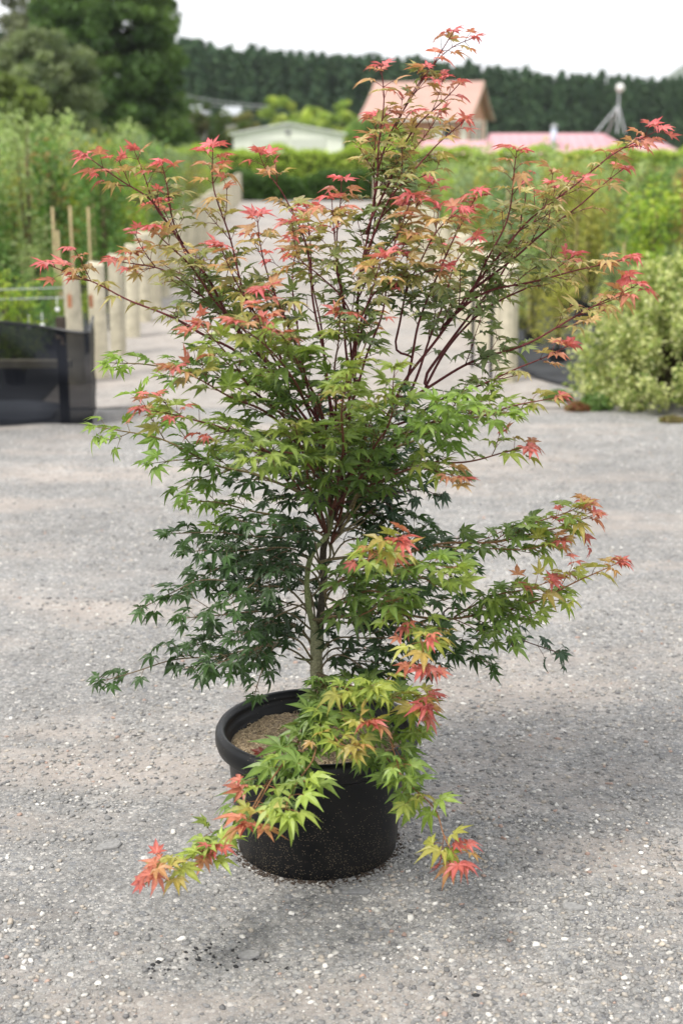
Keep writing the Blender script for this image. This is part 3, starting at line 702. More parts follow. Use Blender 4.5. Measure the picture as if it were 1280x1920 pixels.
# coarse mulch
rng = np.random.default_rng(3); mb = MB(); nr, na = 22, 72; v = []; 
def mz(x, y): return PH-.052+.012*noise.noise(Vector((x*9, y*9, 1)))+.004*noise.noise(Vector((x*60, y*60, 1)))+.035*max(0, 1-math.hypot(x, y)/.1)*.4
for i in range(nr):
    for j in range(na):
        r_ = .2005*i/(nr-1); a = 2*pi*j/na; x, y = r_*cos(a), r_*sin(a); v.append((x, y, mz(x, y)))
mb.add(v, [(i*na+j, (i+1)*na+j, (i+1)*na+(j+1) % na, i*na+(j+1) % na) for i in range(nr-1) for j in range(na)])
so_ = mb.build('mulch', mat('coir mulch', (.34, .27, .19), .95, .1, nscale=160, namt=.5, bump=1., bscale=200), pot, True)
mb = MB()
for i in range(3600):
    r_ = .197*math.sqrt(rng.random()); a = rng.random()*6.28; x, y = r_*cos(a), r_*sin(a); b_ = rng.random()*6.28; ln = .004+.013*rng.random()
    z = mz(x, y)+.001; q = np.array([cos(b_), sin(b_), rng.normal()*.25])*ln
    mb.tube([(x, y, z), (x+q[0]*.5, y+q[1]*.5, z+.0025+q[2]*.5), (x+q[0], y+q[1], z+q[2]*.6)], .0006+.0006*rng.random(), 3, col=np.array([.50, .40, .27])*(.5+.8*rng.random()), cap=False)
o = mb.build('mulch_fibre', mat('fibre', (1, 1, 1), .9, .1, attr=True), so_); o['kind'] = 'stuff'
tag(pot, 'large round black plastic pot with rolled rim holding the maple', 'pot')

# ================================================================== GRAVEL STONES
rng = np.random.default_rng(21)
phi = (1+5**.5)/2
ico = np.array([(-1, phi, 0), (1, phi, 0), (-1, -phi, 0), (1, -phi, 0), (0, -1, phi), (0, 1, phi), (0, -1, -phi), (0, 1, -phi), (phi, 0, -1), (phi, 0, 1), (-phi, 0, -1), (-phi, 0, 1)])/1.9
icf = np.array([(0, 11, 5), (0, 5, 1), (0, 1, 7), (0, 7, 10), (0, 10, 11), (1, 5, 9), (5, 11, 4), (11, 10, 2), (10, 7, 6), (7, 1, 8), (3, 9, 4), (3, 4, 2), (3, 2, 6), (3, 6, 8), (3, 8, 9), (4, 9, 5), (2, 4, 11), (6, 2, 10), (8, 6, 7), (9, 8, 1)])
SC = np.array([(.11, .11, .115), (.18, .18, .182), (.25, .248, .242), (.32, .31, .295), (.36, .33, .29), (.42, .37, .31), (.55, .53, .49), (.68, .66, .62), (.36, .24, .19)])
SP = np.array([.06, .15, .24, .22, .12, .06, .07, .05, .015])
def stones(pos, size, cidx=None, sink=.25):
    n = len(pos); v = ico[None]*(1+rng.normal(size=(n, 12, 1))*.27)
    v = v*np.stack([1+.3*rng.random(n), .7+.4*rng.random(n), .4+.35*rng.random(n)], 1)[:, None, :]
    a = rng.random(n)*6.28; R_ = np.zeros((n, 3, 3)); R_[:, 0, 0] = np.cos(a); R_[:, 0, 1] = -np.sin(a); R_[:, 1, 0] = np.sin(a); R_[:, 1, 1] = np.cos(a); R_[:, 2, 2] = 1
    v = np.einsum('nij,nkj->nki', R_, v)*size[:, None, None]*.5
    z = np.array([gh(p[0], p[1]) for p in pos]) + size*.5*sink*.5
    v[:, :, 0] += pos[:, 0:1]; v[:, :, 1] += pos[:, 1:2]; v[:, :, 2] += z[:, None]
    f = (icf[None]+np.arange(n)[:, None, None]*12).reshape(-1, 3)
    ci = rng.choice(len(SC), n, p=SP/SP.sum()) if cidx is None else cidx
    cc_ = SC[ci] if (cidx is not None) else SC[ci]*.70+np.array([.25, .242, .232])*.26
    col = cc_*(.88+.24*rng.random((n, 1)))
    return v.reshape(-1, 3), f, np.repeat(col, 12, axis=0)
def raw(name, v, f, col, m):
    me = bpy.data.meshes.new(name); me.vertices.add(len(v)); me.vertices.foreach_set('co', v.ravel())
    me.loops.add(f.size); me.loops.foreach_set('vertex_index', f.ravel().astype(np.int32))
    me.polygons.add(len(f)); me.polygons.foreach_set('loop_start', np.arange(0, f.size, 3, dtype=np.int32)); me.polygons.foreach_set('loop_total', np.full(len(f), 3, dtype=np.int32))
    me.update(calc_edges=True); at = me.attributes.new('Col', 'FLOAT_COLOR', 'POINT'); c = np.ones((len(v), 4)); c[:, :3] = col; at.data.foreach_set('color', c.ravel())
    me.materials.append(m); o = bpy.data.objects.new(name, me); C.objects.link(o); return o
n = 150000
d = 1.9*(8.4/1.9)**(rng.random(n)**1.15); x = (rng.random(n)*2-1)*(d*.27+.25)
keep = np.array([noise.noise(Vector((a*1.1, b*1.1, 9)))+.35*noise.noise(Vector((a*4, b*4, 2))) for a, b in zip(x, d)]) > rng.random(n)*.75-.55
inpot = (np.hypot(x-TX, d-TY) > .190); keep &= inpot; pos = np.stack([x, d], 1)[keep]
sz = .0021+.0130*rng.random(len(pos))**4.6
v, f, col = stones(pos, sz)
tag(raw('gravel', v, f, col, M['stone']), 'loose crushed stone chips scattered over the yard around the pot', 'gravel', kind='stuff')
# larger stones, one by one (as in the photograph)
big = [(340, 1760, .022, 7), (770, 1722, .022, 6), (548, 1712, .016, 7), (1005, 1770, .018, 7), (680, 1668, .012, 7), (325, 1560, .020, 6), (25, 1302, .016, 6), (1095, 1190, .017, 6), (620, 1792, .014, 6), (300, 1800, .014, 7),
       (1118, 1530, .014, 7), (748, 1775, .013, 7), (780, 1795, .012, 6), (60, 1628, .016, 6), (110, 1632, .013, 5), (455, 1755, .013, 6), (135, 1690, .012, 7), (505, 1340, .008, 8), (212, 1346, .012, 8), (280, 1440, .016, 6), (350, 1360, .012, 7), (1240, 1770, .016, 5), (1170, 1832, .015, 6),
       (940, 1650, .012, 6), (1060, 1690, .014, 3), (900, 1850, .016, 7), (680, 1830, .012, 8), (60, 1800, .015, 7), (20, 1730, .02, 5), (560, 1860, .013, 6), (1200, 1600, .012, 7), (70, 1510, .012, 7), (130, 1450, .012, 3), (1180, 1290, .010, 8), (120, 1095, .014, 5), (45, 1150, .012, 6)]
words = {7: 'whitish', 6: 'pale cream', 5: 'tan', 3: 'grey', 8: 'brick red'}
for i, (px, py, s, ci) in enumerate(big):
    g = G(px, py); mbv, mbf, mc_ = stones(np.array([[0., 0.]]), np.array([s]), np.array([ci]), .2)
    mbv[:, 2] -= gh(0, 0); mbv += rng.normal(size=mbv.shape)*s*.03
    o = raw('stone', mbv, mbf, mc_, M['stone']); o.location = (g[0], g[1], gh(g[0], g[1])+.001)
    side = 'front left' if px < 460 and py > 1560 else 'left' if px < 460 else 'front right' if px > 760 and py > 1560 else 'right' if px > 760 else 'front'
    tag(o, f'{words[ci]} pebble standing out of the gravel to the {side} of the pot', 'stone', f'larger {words[ci]} pebbles to the {side} of the pot')
# flat slabs of old asphalt and broken rock lying in the surface
for px, py, w, dd, rz, lab in ((672, 1672, .07, .022, .05, 'flat dark grey slab lying against the foot of the pot in front'), (205, 1588, .07, .035, .5, 'flat smooth grey slab sunk in the gravel left of the pot'), (470, 1790, .05, .03, .2, 'small grey slab beside the blackish crumbs'),
                               (1075, 1700, .055, .03, -.3, 'grey flake of rock at the lower right of the gravel'), (590, 1395, .0, 0, 0, '')):
    if w == 0: continue
    g = G(px, py); r_ = random.Random(px); k_ = 11; v = []
    rad = [1+r_.uniform(-.22, .18) for _ in range(k_)]
    for zz, sc_ in ((-.004, 1.0), (.003, .98), (.0055, .86)):
        for q in range(k_):
            a = 2*pi*q/k_; x, y = w/2*rad[q]*cos(a)*sc_, dd/2*rad[q]*sin(a)*sc_; v.append((x*cos(rz)-y*sin(rz), x*sin(rz)+y*cos(rz), zz+r_.uniform(-.0008, .0008)))
    f = [(j*k_+q, j*k_+(q+1) % k_, (j+1)*k_+(q+1) % k_, (j+1)*k_+q) for j in range(2) for q in range(k_)]+[tuple(2*k_+q for q in range(k_))]
    mb = MB(); mb.add(v, f, (.20, .20, .20) if px == 672 else (.235, .232, .228)); tag(mb.build('stone_slab', M['stone'], loc=(g[0], g[1], gh(g[0], g[1])+.001)), lab, 'stone')
# dark charcoal bits
for k2, (cx, cy, nn, sp_) in enumerate(((410, 1790, 70, .055), (840, 1870, 16, .06), (95, 1400, 8, .05), (300, 1815, 22, .04))):
    g = G(cx, cy); pos = np.stack([g[0]+rng.normal(size=nn)*sp_, g[1]+rng.normal(size=nn)*sp_*.55], 1)
    v, f, col = stones(pos, .003+.010*rng.random(nn)**2.5, np.zeros(nn, int), -.2); col = col*.28
    tag(raw('damp_clod', v, f, col, M['stone']), ['blackish crumbs of bark in a patch in front of the pot to the left', 'dark crumbs near the bottom edge right of centre', 'few dark crumbs far left beside the pot', 'dark crumbs at lower left near the first patch'][k2], 'crumbs', kind='stuff')

# spilt potting mix caught round the foot of the pot
nn = 700; a = rng.normal(size=nn)*1.15-pi/2+.1; r_ = .186+np.abs(rng.normal(size=nn))*.011
pos = np.stack([TX+r_*np.cos(a), TY+r_*np.sin(a)], 1)
v, f, col = stones(pos, .0025+.006*rng.random(nn)**2, np.zeros(nn, int), .3); col = col*np.array([.55, .42, .32])
tag(raw('potting_mix', v, f, col, M['stone']), 'dark crumbs of potting mix spilt round the foot of the pot', 'potting mix', kind='stuff')

# ================================================================== THE MAPLE
rng = np.random.default_rng(2024); RR = random.Random(2024)
BASE = np.array([TX, TY, 0.])
def make_leaf_template(seed, lobes):
    r = random.Random(seed)
    if lobes == 7: A = [-118, -80, -40, 0, 40, 80, 118]; Ln = [.40, .72, .92, 1., .92, .72, .40]
    else: A = [-98, -50, 0, 50, 98]; Ln = [.58, .88, 1., .88, .58]
    A = [a+r.uniform(-5, 5) for a in A]; Ln = [l*r.uniform(.88, 1.08) for l in Ln]
    V = [(0, 0, 0)]; K = [0]; F = []
    def add(x, y, z, k): V.append((x, y, z)); K.append(k); return len(V)-1
    sin_i = []
    n = len(A)
    for i in range(n+1):
        if i == 0: a = A[0]-28; rad = .10
        elif i == n: a = A[-1]+28; rad = .10
        else: a = (A[i-1]+A[i])/2; rad = .265*r.uniform(.85, 1.15)*min(1, (Ln[i-1]+Ln[i])/1.7)
        t = radians(a); sin_i.append(add(rad*sin(t), rad*cos(t), .035, .6))
    fold = r.uniform(.03, .10)
    for i in range(n):
        t = radians(A[i]); L_ = Ln[i]; dx, dy = sin(t), cos(t); nx_, ny_ = dy, -dx
        curl = r.uniform(-.10, .28); bend = r.uniform(-.10, .10)
        def q(s, w, k):
            dd = -curl*(s*L_)**2; ww = w*L_; bb = bend*s*s*L_
            return add(dx*s*L_+nx_*(ww+bb), dy*s*L_+ny_*(ww+bb), dd+(fold*abs(w)/.16), k)
        wd = r.uniform(.14, .185)
        m1 = q(.34, 0, .05); m2 = q(.66, 0, .25); tip = q(1.0, 0, 1)
        l1 = q(.44, -wd, .7); l2 = q(.60, -wd*.78, .9); l3 = q(.78, -wd*.36, .95)
        r1 = q(.44, wd, .7); r2 = q(.60, wd*.78, .9); r3 = q(.78, wd*.36, .95)
        sL, sR = sin_i[i], sin_i[i+1]
        F += [(0, sL, m1), (sL, l1, m1), (l1, l2, m2, m1), (l2, l3, m2), (l3, tip, m2), (0, m1, sR), (sR, m1, r1), (r1, m1, m2, r2), (r2, m2, r3), (r3, m2, tip)]
    return np.array(V), F, np.array(K)
LT = [make_leaf_template(i, 7 if i % 3 else 5) for i in range(24)]

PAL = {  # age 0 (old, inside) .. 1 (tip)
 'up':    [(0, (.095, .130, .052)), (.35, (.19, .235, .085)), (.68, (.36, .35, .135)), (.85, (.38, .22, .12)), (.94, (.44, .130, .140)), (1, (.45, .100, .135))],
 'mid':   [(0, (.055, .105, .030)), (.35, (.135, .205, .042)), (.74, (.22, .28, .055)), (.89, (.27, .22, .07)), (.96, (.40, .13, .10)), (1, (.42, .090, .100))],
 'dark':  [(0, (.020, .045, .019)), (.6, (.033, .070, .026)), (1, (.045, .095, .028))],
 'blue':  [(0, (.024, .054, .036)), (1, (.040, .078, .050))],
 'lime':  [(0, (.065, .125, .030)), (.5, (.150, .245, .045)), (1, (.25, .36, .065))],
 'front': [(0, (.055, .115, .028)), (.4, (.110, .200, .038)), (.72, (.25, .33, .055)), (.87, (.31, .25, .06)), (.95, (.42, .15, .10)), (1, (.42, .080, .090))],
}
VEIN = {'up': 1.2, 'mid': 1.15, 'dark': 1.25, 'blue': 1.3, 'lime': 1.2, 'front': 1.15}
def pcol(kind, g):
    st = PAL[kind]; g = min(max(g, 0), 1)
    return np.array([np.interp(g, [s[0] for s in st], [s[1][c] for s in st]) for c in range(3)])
NLEAF = 0
def add_leaf(mb, mbst, node, out, kind, age, size, pet=.03, droop=0., petcol=None):
    global NLEAF; NLEAF += 1
    out = nrm(out); pd = nrm(out+np.array([0, 0, .25])+rng.normal(size=3)*.18)
    p1 = node+pd*pet*.6; p2 = node+pd*pet+np.array([0, 0, -.12*pet])
    mbst.tube([node, p1, p2], [.0008, .0006, .0006], 3, col=petcol, cap=False)
    V, F, K = LT[rng.integers(0, len(LT))]; size = size*(1.12 if kind == 'up' else 1.16 if kind == 'front' else .95 if kind in ('dark', 'blue') else 1.04); V = V*np.array([.82+.3*rng.random(), 1, 1.+.9*rng.random()])
    f = nrm(np.array([out[0], out[1], out[2]*.45-droop])+rng.normal(size=3)*np.array([.3, .3, .14]))
    n = np.array([0, 0, 1.])+out*.25+rng.normal(size=3)*(.24 if kind in ('up', 'mid') else .27)+np.array([0, -.03 if kind in ('up', 'mid') else -.10, 0])
    n = nrm(n-f*np.dot(n, f)); x = np.cross(f, n)
    v = V*size*np.array([1, 1, 1])
    cu = rng.uniform(-.15, .5); v = v.copy(); v[:, 2] -= cu*(v[:, 1]**2+.6*v[:, 0]**2)/size
    w = p2+v[:, 0:1]*x+v[:, 1:2]*f+v[:, 2:3]*n
    c = pcol(kind, age+rng.normal()*.035)*(1+rng.normal()*.12)
    red = age > .88 and kind in ('up', 'mid', 'front')
    vein = c*VEIN[kind] + (np.array([.09, .075, .03]) if (red or kind == 'front') else np.array([.014, .016, .002]))
    edge = c*.93 if not (kind == 'up' and age > .3) else c*np.array([1.15, .80, .85])
    kk = K[:, None]; col = vein*(1-kk)+edge*kk
    if kind == 'up' and not red:
        pass
    mb.add(w, F, np.clip(col, .005, .9))

def spline(pts, step=.012):
    pts = np.asarray(pts); n = len(pts); P_ = np.vstack([2*pts[0]-pts[1], pts, 2*pts[-1]-pts[-2]]); out = []
    for i in range(1, n):
        p0, p1, p2, p3 = P_[i-1], P_[i], P_[i+1], P_[i+2] if i+2 < len(P_) else P_[-1]
        k_ = max(2, int(np.linalg.norm(p2-p1)/step))
        for j in range(k_):
            t = j/k_; out.append(.5*((2*p1)+(-p0+p2)*t+(2*p0-5*p1+4*p2-p3)*t*t+(-p0+3*p1-3*p2+p3)*t**3))
    out.append(pts[-1]); return np.array(out)

STEMS = []
tree = empty('japanese_maple', (TX, TY, PH-.05)); ORG = np.array([TX, TY, PH-.05])
tag(tree, 'japanese maple with green inner leaves and red new tips, planted in the black pot', 'tree')
BARKC = {'up': (.115, .028, .030), 'mid': (.12, .045, .030), 'dark': (.12, .085, .05), 'blue': (.10, .06, .05), 'lime': (.14, .10, .04), 'front': (.20, .09, .04)}

def twig(mb, st, p0, d, L_, kind, age0, age1, size, depth=0, droop=0.):
    """a leafy side twig of length L_ starting at p0 along d"""
    d = nrm(d); k_ = max(3, int(L_/.02)); pts = [p0]; cur = d.copy()
    for i in range(k_):
        cur = nrm(cur+rng.normal(size=3)*.07+np.array([0, 0, .03 if kind in ('up', 'mid') else -.01])); pts.append(pts[-1]+cur*L_/k_)
    pts = np.array(pts); bc = np.array(BARKC[kind])
    st.tube(pts, np.linspace(.0006+.008*L_, .0007, len(pts)), 4, col=bc)
    sp = .030; m = max(1, int(L_/sp)); az = rng.random()*pi
    for i in range(m+1):
        t = (i+.6)/(m+.6) if i < m else 1.
        idx = t*(len(pts)-1); i0 = min(int(idx), len(pts)-2); p = pts[i0]+(pts[i0+1]-pts[i0])*(idx-i0); td = nrm(pts[i0+1]-pts[i0])
        side = nrm(np.cross(td, [0, 0, 1.])+np.array([0, 0, .01])); upv = np.cross(side, td); az += pi/2
        ax = side*cos(az)*1.0+upv*sin(az)*.55
        age = age0+(age1-age0)*t
        for s in (-1, 1):
            if rng.random() < .20: continue
            sz = size*(.58+.32*rng.random())*(1.08-.35*t if age > .85 else 1.0)
            add_leaf(mb, st, p, nrm(ax*s*.9+td*.65), kind, age, sz, .012+.020*rng.random(), droop, bc*1.3)
    if rng.random() < .75: add_leaf(mb, st, pts[-1], td, kind, age1+.03, size*.55, .006, droop, bc*1.3)

def shoot(px, kind, d0, d1, r0=.0035, f0=.3, dens=1., tl=.12, size=.043, tip_age=1., base_age=.05, droop=0., label=None, bow=0.):
    """a branch through pixel points px, depth offset d0 -> d1 from the trunk plane"""
    n = len(px); seg = [0]
    for i in range(1, n): seg.append(seg[-1]+math.dist(px[i-1][:2], px[i][:2]))
    pts = []
    for i, q in enumerate(px):
        t = seg[i]/seg[-1]; off = d0+(d1-d0)*t**.9
        pts.append(P(q[0], q[1], TY+off)-ORG)
    if len(STEMS):      # grow out of the nearest older wood below the first point
        A_ = np.concatenate(STEMS); q0 = pts[0]; A_ = A_[A_[:, 2] < q0[2]-.004] if (A_[:, 2] < q0[2]-.004).any() else A_
        dd = np.linalg.norm((A_-q0)*np.array([1, 1, .55]), axis=1); nb = A_[dd.argmin()]
        if np.linalg.norm(nb-q0) > .012:
            if np.linalg.norm(nb-q0) > .12: nb2 = nb+(q0-nb)*.5+np.array([0, 0, .012]); pts = [nb, nb2]+pts
            else: pts = [nb]+pts
    pts = spline(pts); STEMS.append(pts[:-max(1, len(pts)//4):2]); L_ = np.cumsum(np.r_[0, np.linalg.norm(np.diff(pts, axis=0), axis=1)]); tot = L_[-1]
    jit = np.zeros_like(pts)
    ph = rng.random(3)*6.28; env = np.sin(np.linspace(0, pi, len(pts)))[:, None]
    jit += env*.004*np.stack([np.sin(L_*26+ph[0]), np.sin(L_*22+ph[1]), np.sin(L_*29+ph[2])], 1); pts = pts+jit
    tt = L_/tot; r0 = r0*(.76 if kind == 'up' else .88); rad = r0*(1-tt)**.8*(1-.15)+.0009
    bc = np.array(BARKC[kind]); old = np.array([.16, .14, .08]) if kind in ('dark', 'lime', 'front') else bc*.75
    st = MB(); mb = MB(); st.tube(pts, rad, 6, col=old[None]*(1-tt[:, None]**.7)+bc[None]*1.25*tt[:, None]**.7)
    s = f0*tot; az = rng.random()*pi; upk = kind in ('up', 'mid')
    def at(s):
        i = int(np.searchsorted(L_, s)); i = min(max(i, 1), len(pts)-1); q = (s-L_[i-1])/(L_[i]-L_[i-1]+1e-9); return pts[i-1]+(pts[i]-pts[i-1])*q, nrm(pts[i]-pts[i-1])
    while s < tot-.004:
        p, td = at(s); t = (s-f0*tot)/(tot-f0*tot+1e-6); az += pi/2
        side = np.cross(td, [0, 0, 1.]); side = nrm(side if np.linalg.norm(side) > .25 else np.cross(td, [0, 1., 0])); upv = np.cross(side, td)
        ax = side*cos(az)+upv*sin(az)*.6
        rem = tot-s; agec = base_age+(tip_age-base_age)*max(t**1.2, 1-rem/.085 if rem < .085 else 0)
        for sg in (-1, 1):
            u = rng.random()
            if u < .38*dens and rem > .07:
                tw = min(tl*(.35+.75*rng.random()), rem*.9+.02)*(1-.35*t)
                a1 = min(tip_age, agec+.18+.50*max(0, t-.15)*rng.random()) if tip_age > .8 else agec+.22
                if rng.random() < .10*(t > .3): a1 = tip_age
                twig(mb, st, p, nrm(ax*sg*.85+td*.75+np.array([0, 0, .12 if upk else 0])), tw, kind, agec*.8+.02, a1, size, droop=droop)
            elif u < .80*dens or rem < .07:
                sz = size*(.66+.35*rng.random())*(1-.25*max(0, 1-rem/.05))
                add_leaf(mb, st, p, nrm(ax*sg*.95+td*.5), kind, agec, sz, .018+.018*rng.random(), droop, bc*1.3)
        s += (.034+.012*rng.random())*(1 if rem > .1 else .62)
    p, td = at(tot)
    for sg in (-1, 1): add_leaf(mb, st, p, nrm(side*sg+td*.8), kind, tip_age, size*.72, .010, droop, bc*1.4)
    add_leaf(mb, st, p, td, kind, tip_age, size*.55, .005, droop, bc*1.4)
    b = st.build('branch', M['bark'], tree, True); lv = mb.build('leaves', M['leaf'], b, False)
    return b

# trunk: one bare stem forking above the pot
mb = MB()
def stem(pp, rads, cols, k_=12):
    pts = spline([P(a, b, TY+c)-ORG for a, b, c in pp], .02); n = len(pts)
    r = np.interp(np.linspace(0, 1, n), np.linspace(0, 1, len(rads)), rads)*(1+.07*np.sin(np.arange(n)*1.9))
    cc = np.array([[np.interp(u, np.linspace(0, 1, len(cols)), [c_[j] for c_ in cols]) for j in range(3)] for u in np.linspace(0, 1, n)])
    mb.tube(pts, r*.87, k_, col=cc); STEMS.append(pts)
GG = (.26, .27, .16); GD = (.20, .23, .10); BD = (.07, .06, .045)
stem([(596, 1385, 0), (596, 1330, 0), (594, 1280, 0), (593, 1230, 0), (594, 1183, 0)], [.021, .0175, .0165, .0165, .0175], [GG, GG, (.30, .29, .18), GG])
stem([(594, 1192, 0), (580, 1145, -.02), (575, 1090, -.03), (582, 1045, -.03), (598, 1020, -.02), (616, 1000, 0), (622, 960, 0), (616, 905, .02), (625, 860, .03)], [.011, .0078, .007, .0065, .006, .006, .005], [GG, GD, GD, (.12, .13, .055), (.11, .07, .04)])
stem([(596, 1190, 0), (602, 1140, .04), (607, 1090, .06), (606, 1030, .07), (625, 960, .07), (650, 900, .05), (680, 840, .04)], [.013, .0105, .010, .009, .008, .007, .0055], [BD, BD, (.09, .06, .04), (.12, .05, .035)])
# short pruned stubs
stem([(588, 1238, 0), (565, 1236, -.01), (552, 1232, -.01)], [.004, .003, .002], [GD, BD], 6)
stem([(598, 1225, 0), (612, 1212, -.02)], [.005, .003], [GG, GG], 6)
mb.build('trunk', M['bark'], tree, True)

U = 'up'
# --- upper leader and its companions
shoot([(640, 905), (655, 760), (664, 620), (684, 470), (704, 350), (730, 255), (772, 180), (812, 120), (848, 62)], U, .03, .02, .0045, .35, .95, .10, .038)
shoot([(812, 120), (845, 90), (885, 72)], U, .02, .03, .0012, .4, .5, .04, .034)
shoot([(704, 360), (714, 260), (718, 190), (714, 125)], U, .0, -.03, .0022, .2, 1.0, .06, .038)
shoot([(690, 430), (735, 320), (790, 230), (858, 160)], U, .0, .05, .0028, .2, .95, .09, .040)
shoot([(700, 400), (760, 300), (805, 240), (826, 210)], U, .05, .10, .0022, .25, .9, .08, .038)
shoot([(682, 480), (735, 370), (800, 290), (868, 228)], U, .0, -.06, .0028, .2, 1., .10, .040)
shoot([(676, 520), (705, 400), (700, 300), (705, 220)], U, .0, .12, .0026, .2, 1., .09, .040)
shoot([(670, 560), (740, 440), (770, 400), (808, 345)], U, .0, .10, .002, .3, .9, .08, .040)
shoot([(655, 700), (640, 560), (634, 450), (640, 340)], U, .02, .05, .0032, .35, 1., .09, .040)
shoot([(660, 680), (640, 540), (625, 440), (622, 375)], U, 0, -.12, .003, .45, 1., .08, .042)
shoot([(650, 720), (665, 600), (600, 520), (560, 480), (548, 420)], U, .0, -.12, .0026, .3, .9, .09, .042)
shoot([(670, 640), (700, 560), (760, 520), (830, 500)], U, .0, -.10, .0026, .3, .9, .09, .042)
shoot([(640, 800), (700, 640), (730, 500), (770, 370)], U, .0, -.10, .0035, .4, .9, .10, .044)
shoot([(660, 700), (690, 560), (715, 485)], U, -.05, -.22, .0026, .35, .9, .08, .044)
# --- right fan
shoot([(640, 935), (700, 825), (770, 700), (850, 592), (925, 490), (1000, 405), (1080, 345), (1150, 288), (1235, 243)], U, .03, .03, .0058, .42, 1.0, .12, .040)
shoot([(870, 570), (925, 470), (955, 380), (968, 285)], U, .03, .0, .003, .2, 1., .08, .040)
shoot([(890, 540), (980, 470), (1070, 395), (1165, 318)], U, .03, .12, .003, .2, 1., .12, .040)
shoot([(760, 720), (800, 560), (850, 450), (895, 362)], U, .02, -.08, .0034, .35, 1., .10, .044)
shoot([(740, 640), (790, 480), (820, 430), (860, 395)], U, .0, -.15, .003, .35, 1., .10, .044)
shoot([(840, 600), (930, 540), (1040, 520), (1110, 500), (1180, 484)], U, .03, .02, .0036, .25, 1., .12, .044)
shoot([(780, 740), (870, 685), (960, 655), (1060, 605), (1130, 565), (1192, 535)], U, .02, -.03, .0045, .3, 1., .12, .046)
shoot([(760, 790), (850, 740), (950, 700), (1010, 675), (1062, 650)], U, .02, -.08, .0036, .35, 1., .12, .046)
shoot([(800, 700), (890, 580), (960, 480), (1045, 345)], U, .03, .22, .004, .35, 1., .12, .042)
shoot([(800, 720), (880, 600), (980, 545), (1075, 480)], U, .03, .25, .004, .35, 1., .12, .042)
shoot([(760, 760), (820, 600), (850, 500), (890, 450)], U, .05, .30, .004, .35, 1., .12, .042)
shoot([(690, 860), (800, 800), (920, 772), (1042, 745)], 'mid', .0, -.18, .004, .35, 1., .13, .048, .98)
shoot([(670, 900), (770, 875), (880, 862), (988, 838)], 'mid', .0, -.12, .0036, .35, .9, .12, .048, .98)
shoot([(650, 930), (740, 890), (800, 880), (862, 895)], 'mid', -.02, -.32, .003, .3, 1., .10, .048, 1.)
shoot([(690, 870), (770, 800), (860, 770), (950, 775)], 'lime', .0, -.26, .0036, .4, 1., .12, .050, .75)
shoot([(680, 880), (760, 830), (820, 800), (860, 745)], 'lime', .0, -.34, .0036, .4, 1., .10, .052, .8)
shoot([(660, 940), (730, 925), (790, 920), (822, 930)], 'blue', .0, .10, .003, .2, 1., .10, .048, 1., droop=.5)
# --- left fan
shoot([(615, 900), (540, 770), (450, 665), (360, 615), (260, 570), (190, 535), (130, 513), (90, 496)], U, .02, .0, .0055, .42, .95, .11, .044)
shoot([(605, 850), (510, 700), (435, 600), (372, 500), (325, 430), (280, 375), (230, 340), (162, 292)], U, .03, .03, .005, .45, 1., .11, .042)
shoot([(335, 440), (318, 370), (304, 310)], U, .03, .0, .0018, .2, 1., .06, .040)
shoot([(300, 400), (270, 330), (253, 285)], U, .03, .05, .0016, .3, .8, .05, .038)
shoot([(480, 660), (390, 560), (310, 510), (215, 488)], U, .02, .12, .003, .3, 1., .12, .042)
shoot([(600, 800), (490, 610), (445, 500), (415, 400), (400, 340), (399, 278)], U, .02, .0, .004, .42, 1., .10, .044)
shoot([(625, 780), (595, 600), (572, 460), (535, 370), (500, 320), (487, 290)], U, .02, .03, .004, .42, 1., .09, .042)
shoot([(450, 620), (380, 530), (330, 475), (288, 430)], U, .02, -.05, .003, .25, 1., .11, .044)
shoot([(590, 760), (520, 560), (490, 470), (482, 408)], U, .02, -.05, .0034, .45, 1., .09, .044)
shoot([(540, 720), (470, 590), (435, 510), (415, 465)], U, .0, -.10, .003, .4, 1., .09, .046)
shoot([(600, 800), (550, 640), (520, 560), (490, 545)], U, .0, -.15, .003, .4, 1., .08, .046)
shoot([(620, 780), (600, 620), (585, 500), (575, 390)], U, .02, .15, .0034, .4, 1., .10, .042)
shoot([(610, 800), (560, 650), (550, 520), (560, 440)], U, .02, .25, .0034, .4, 1., .10, .042)
shoot([(600, 820), (490, 680), (400, 560), (340, 460), (300, 380)], U, .03, .28, .004, .42, 1., .12, .042)
shoot([(610, 890), (530, 800), (440, 745), (380, 715), (330, 692)], 'mid', -.02, -.34, .0045, .35, 1., .11, .050)
shoot([(605, 920), (510, 850), (420, 805), (340, 780), (268, 768)], 'mid', -.02, -.22, .004, .35, 1., .12, .048)
shoot([(600, 935), (490, 895), (390, 865), (290, 820), (180, 800)], 'lime', .0, -.05, .004, .35, 1.05, .12, .048, 1.)
shoot([(520, 770), (430, 720), (330, 690), (205, 680)], 'lime', .0, .06, .0032, .4, .8, .10, .044, 1.)
shoot([(610, 850), (560, 730), (500, 650), (440, 605)], 'mid', -.05, -.38, .004, .4, .9, .10, .050)
shoot([(610, 860), (590, 740), (540, 650), (500, 600)], 'mid', -.05, -.30, .004, .4, 1., .10, .050)
shoot([(620, 950), (590, 880), (530, 850), (470, 860)], 'mid', -.05, -.42, .004, .35, 1., .12, .052, .7)
shoot([(620, 960), (640, 880), (640, 800), (650, 700)], 'mid', -.05, -.40, .004, .3, 1., .12, .050, .75)
shoot([(640, 940), (700, 850), (730, 780), (740, 690)], 'mid', -.05, -.34, .004, .3, 1., .12, .050, .75)
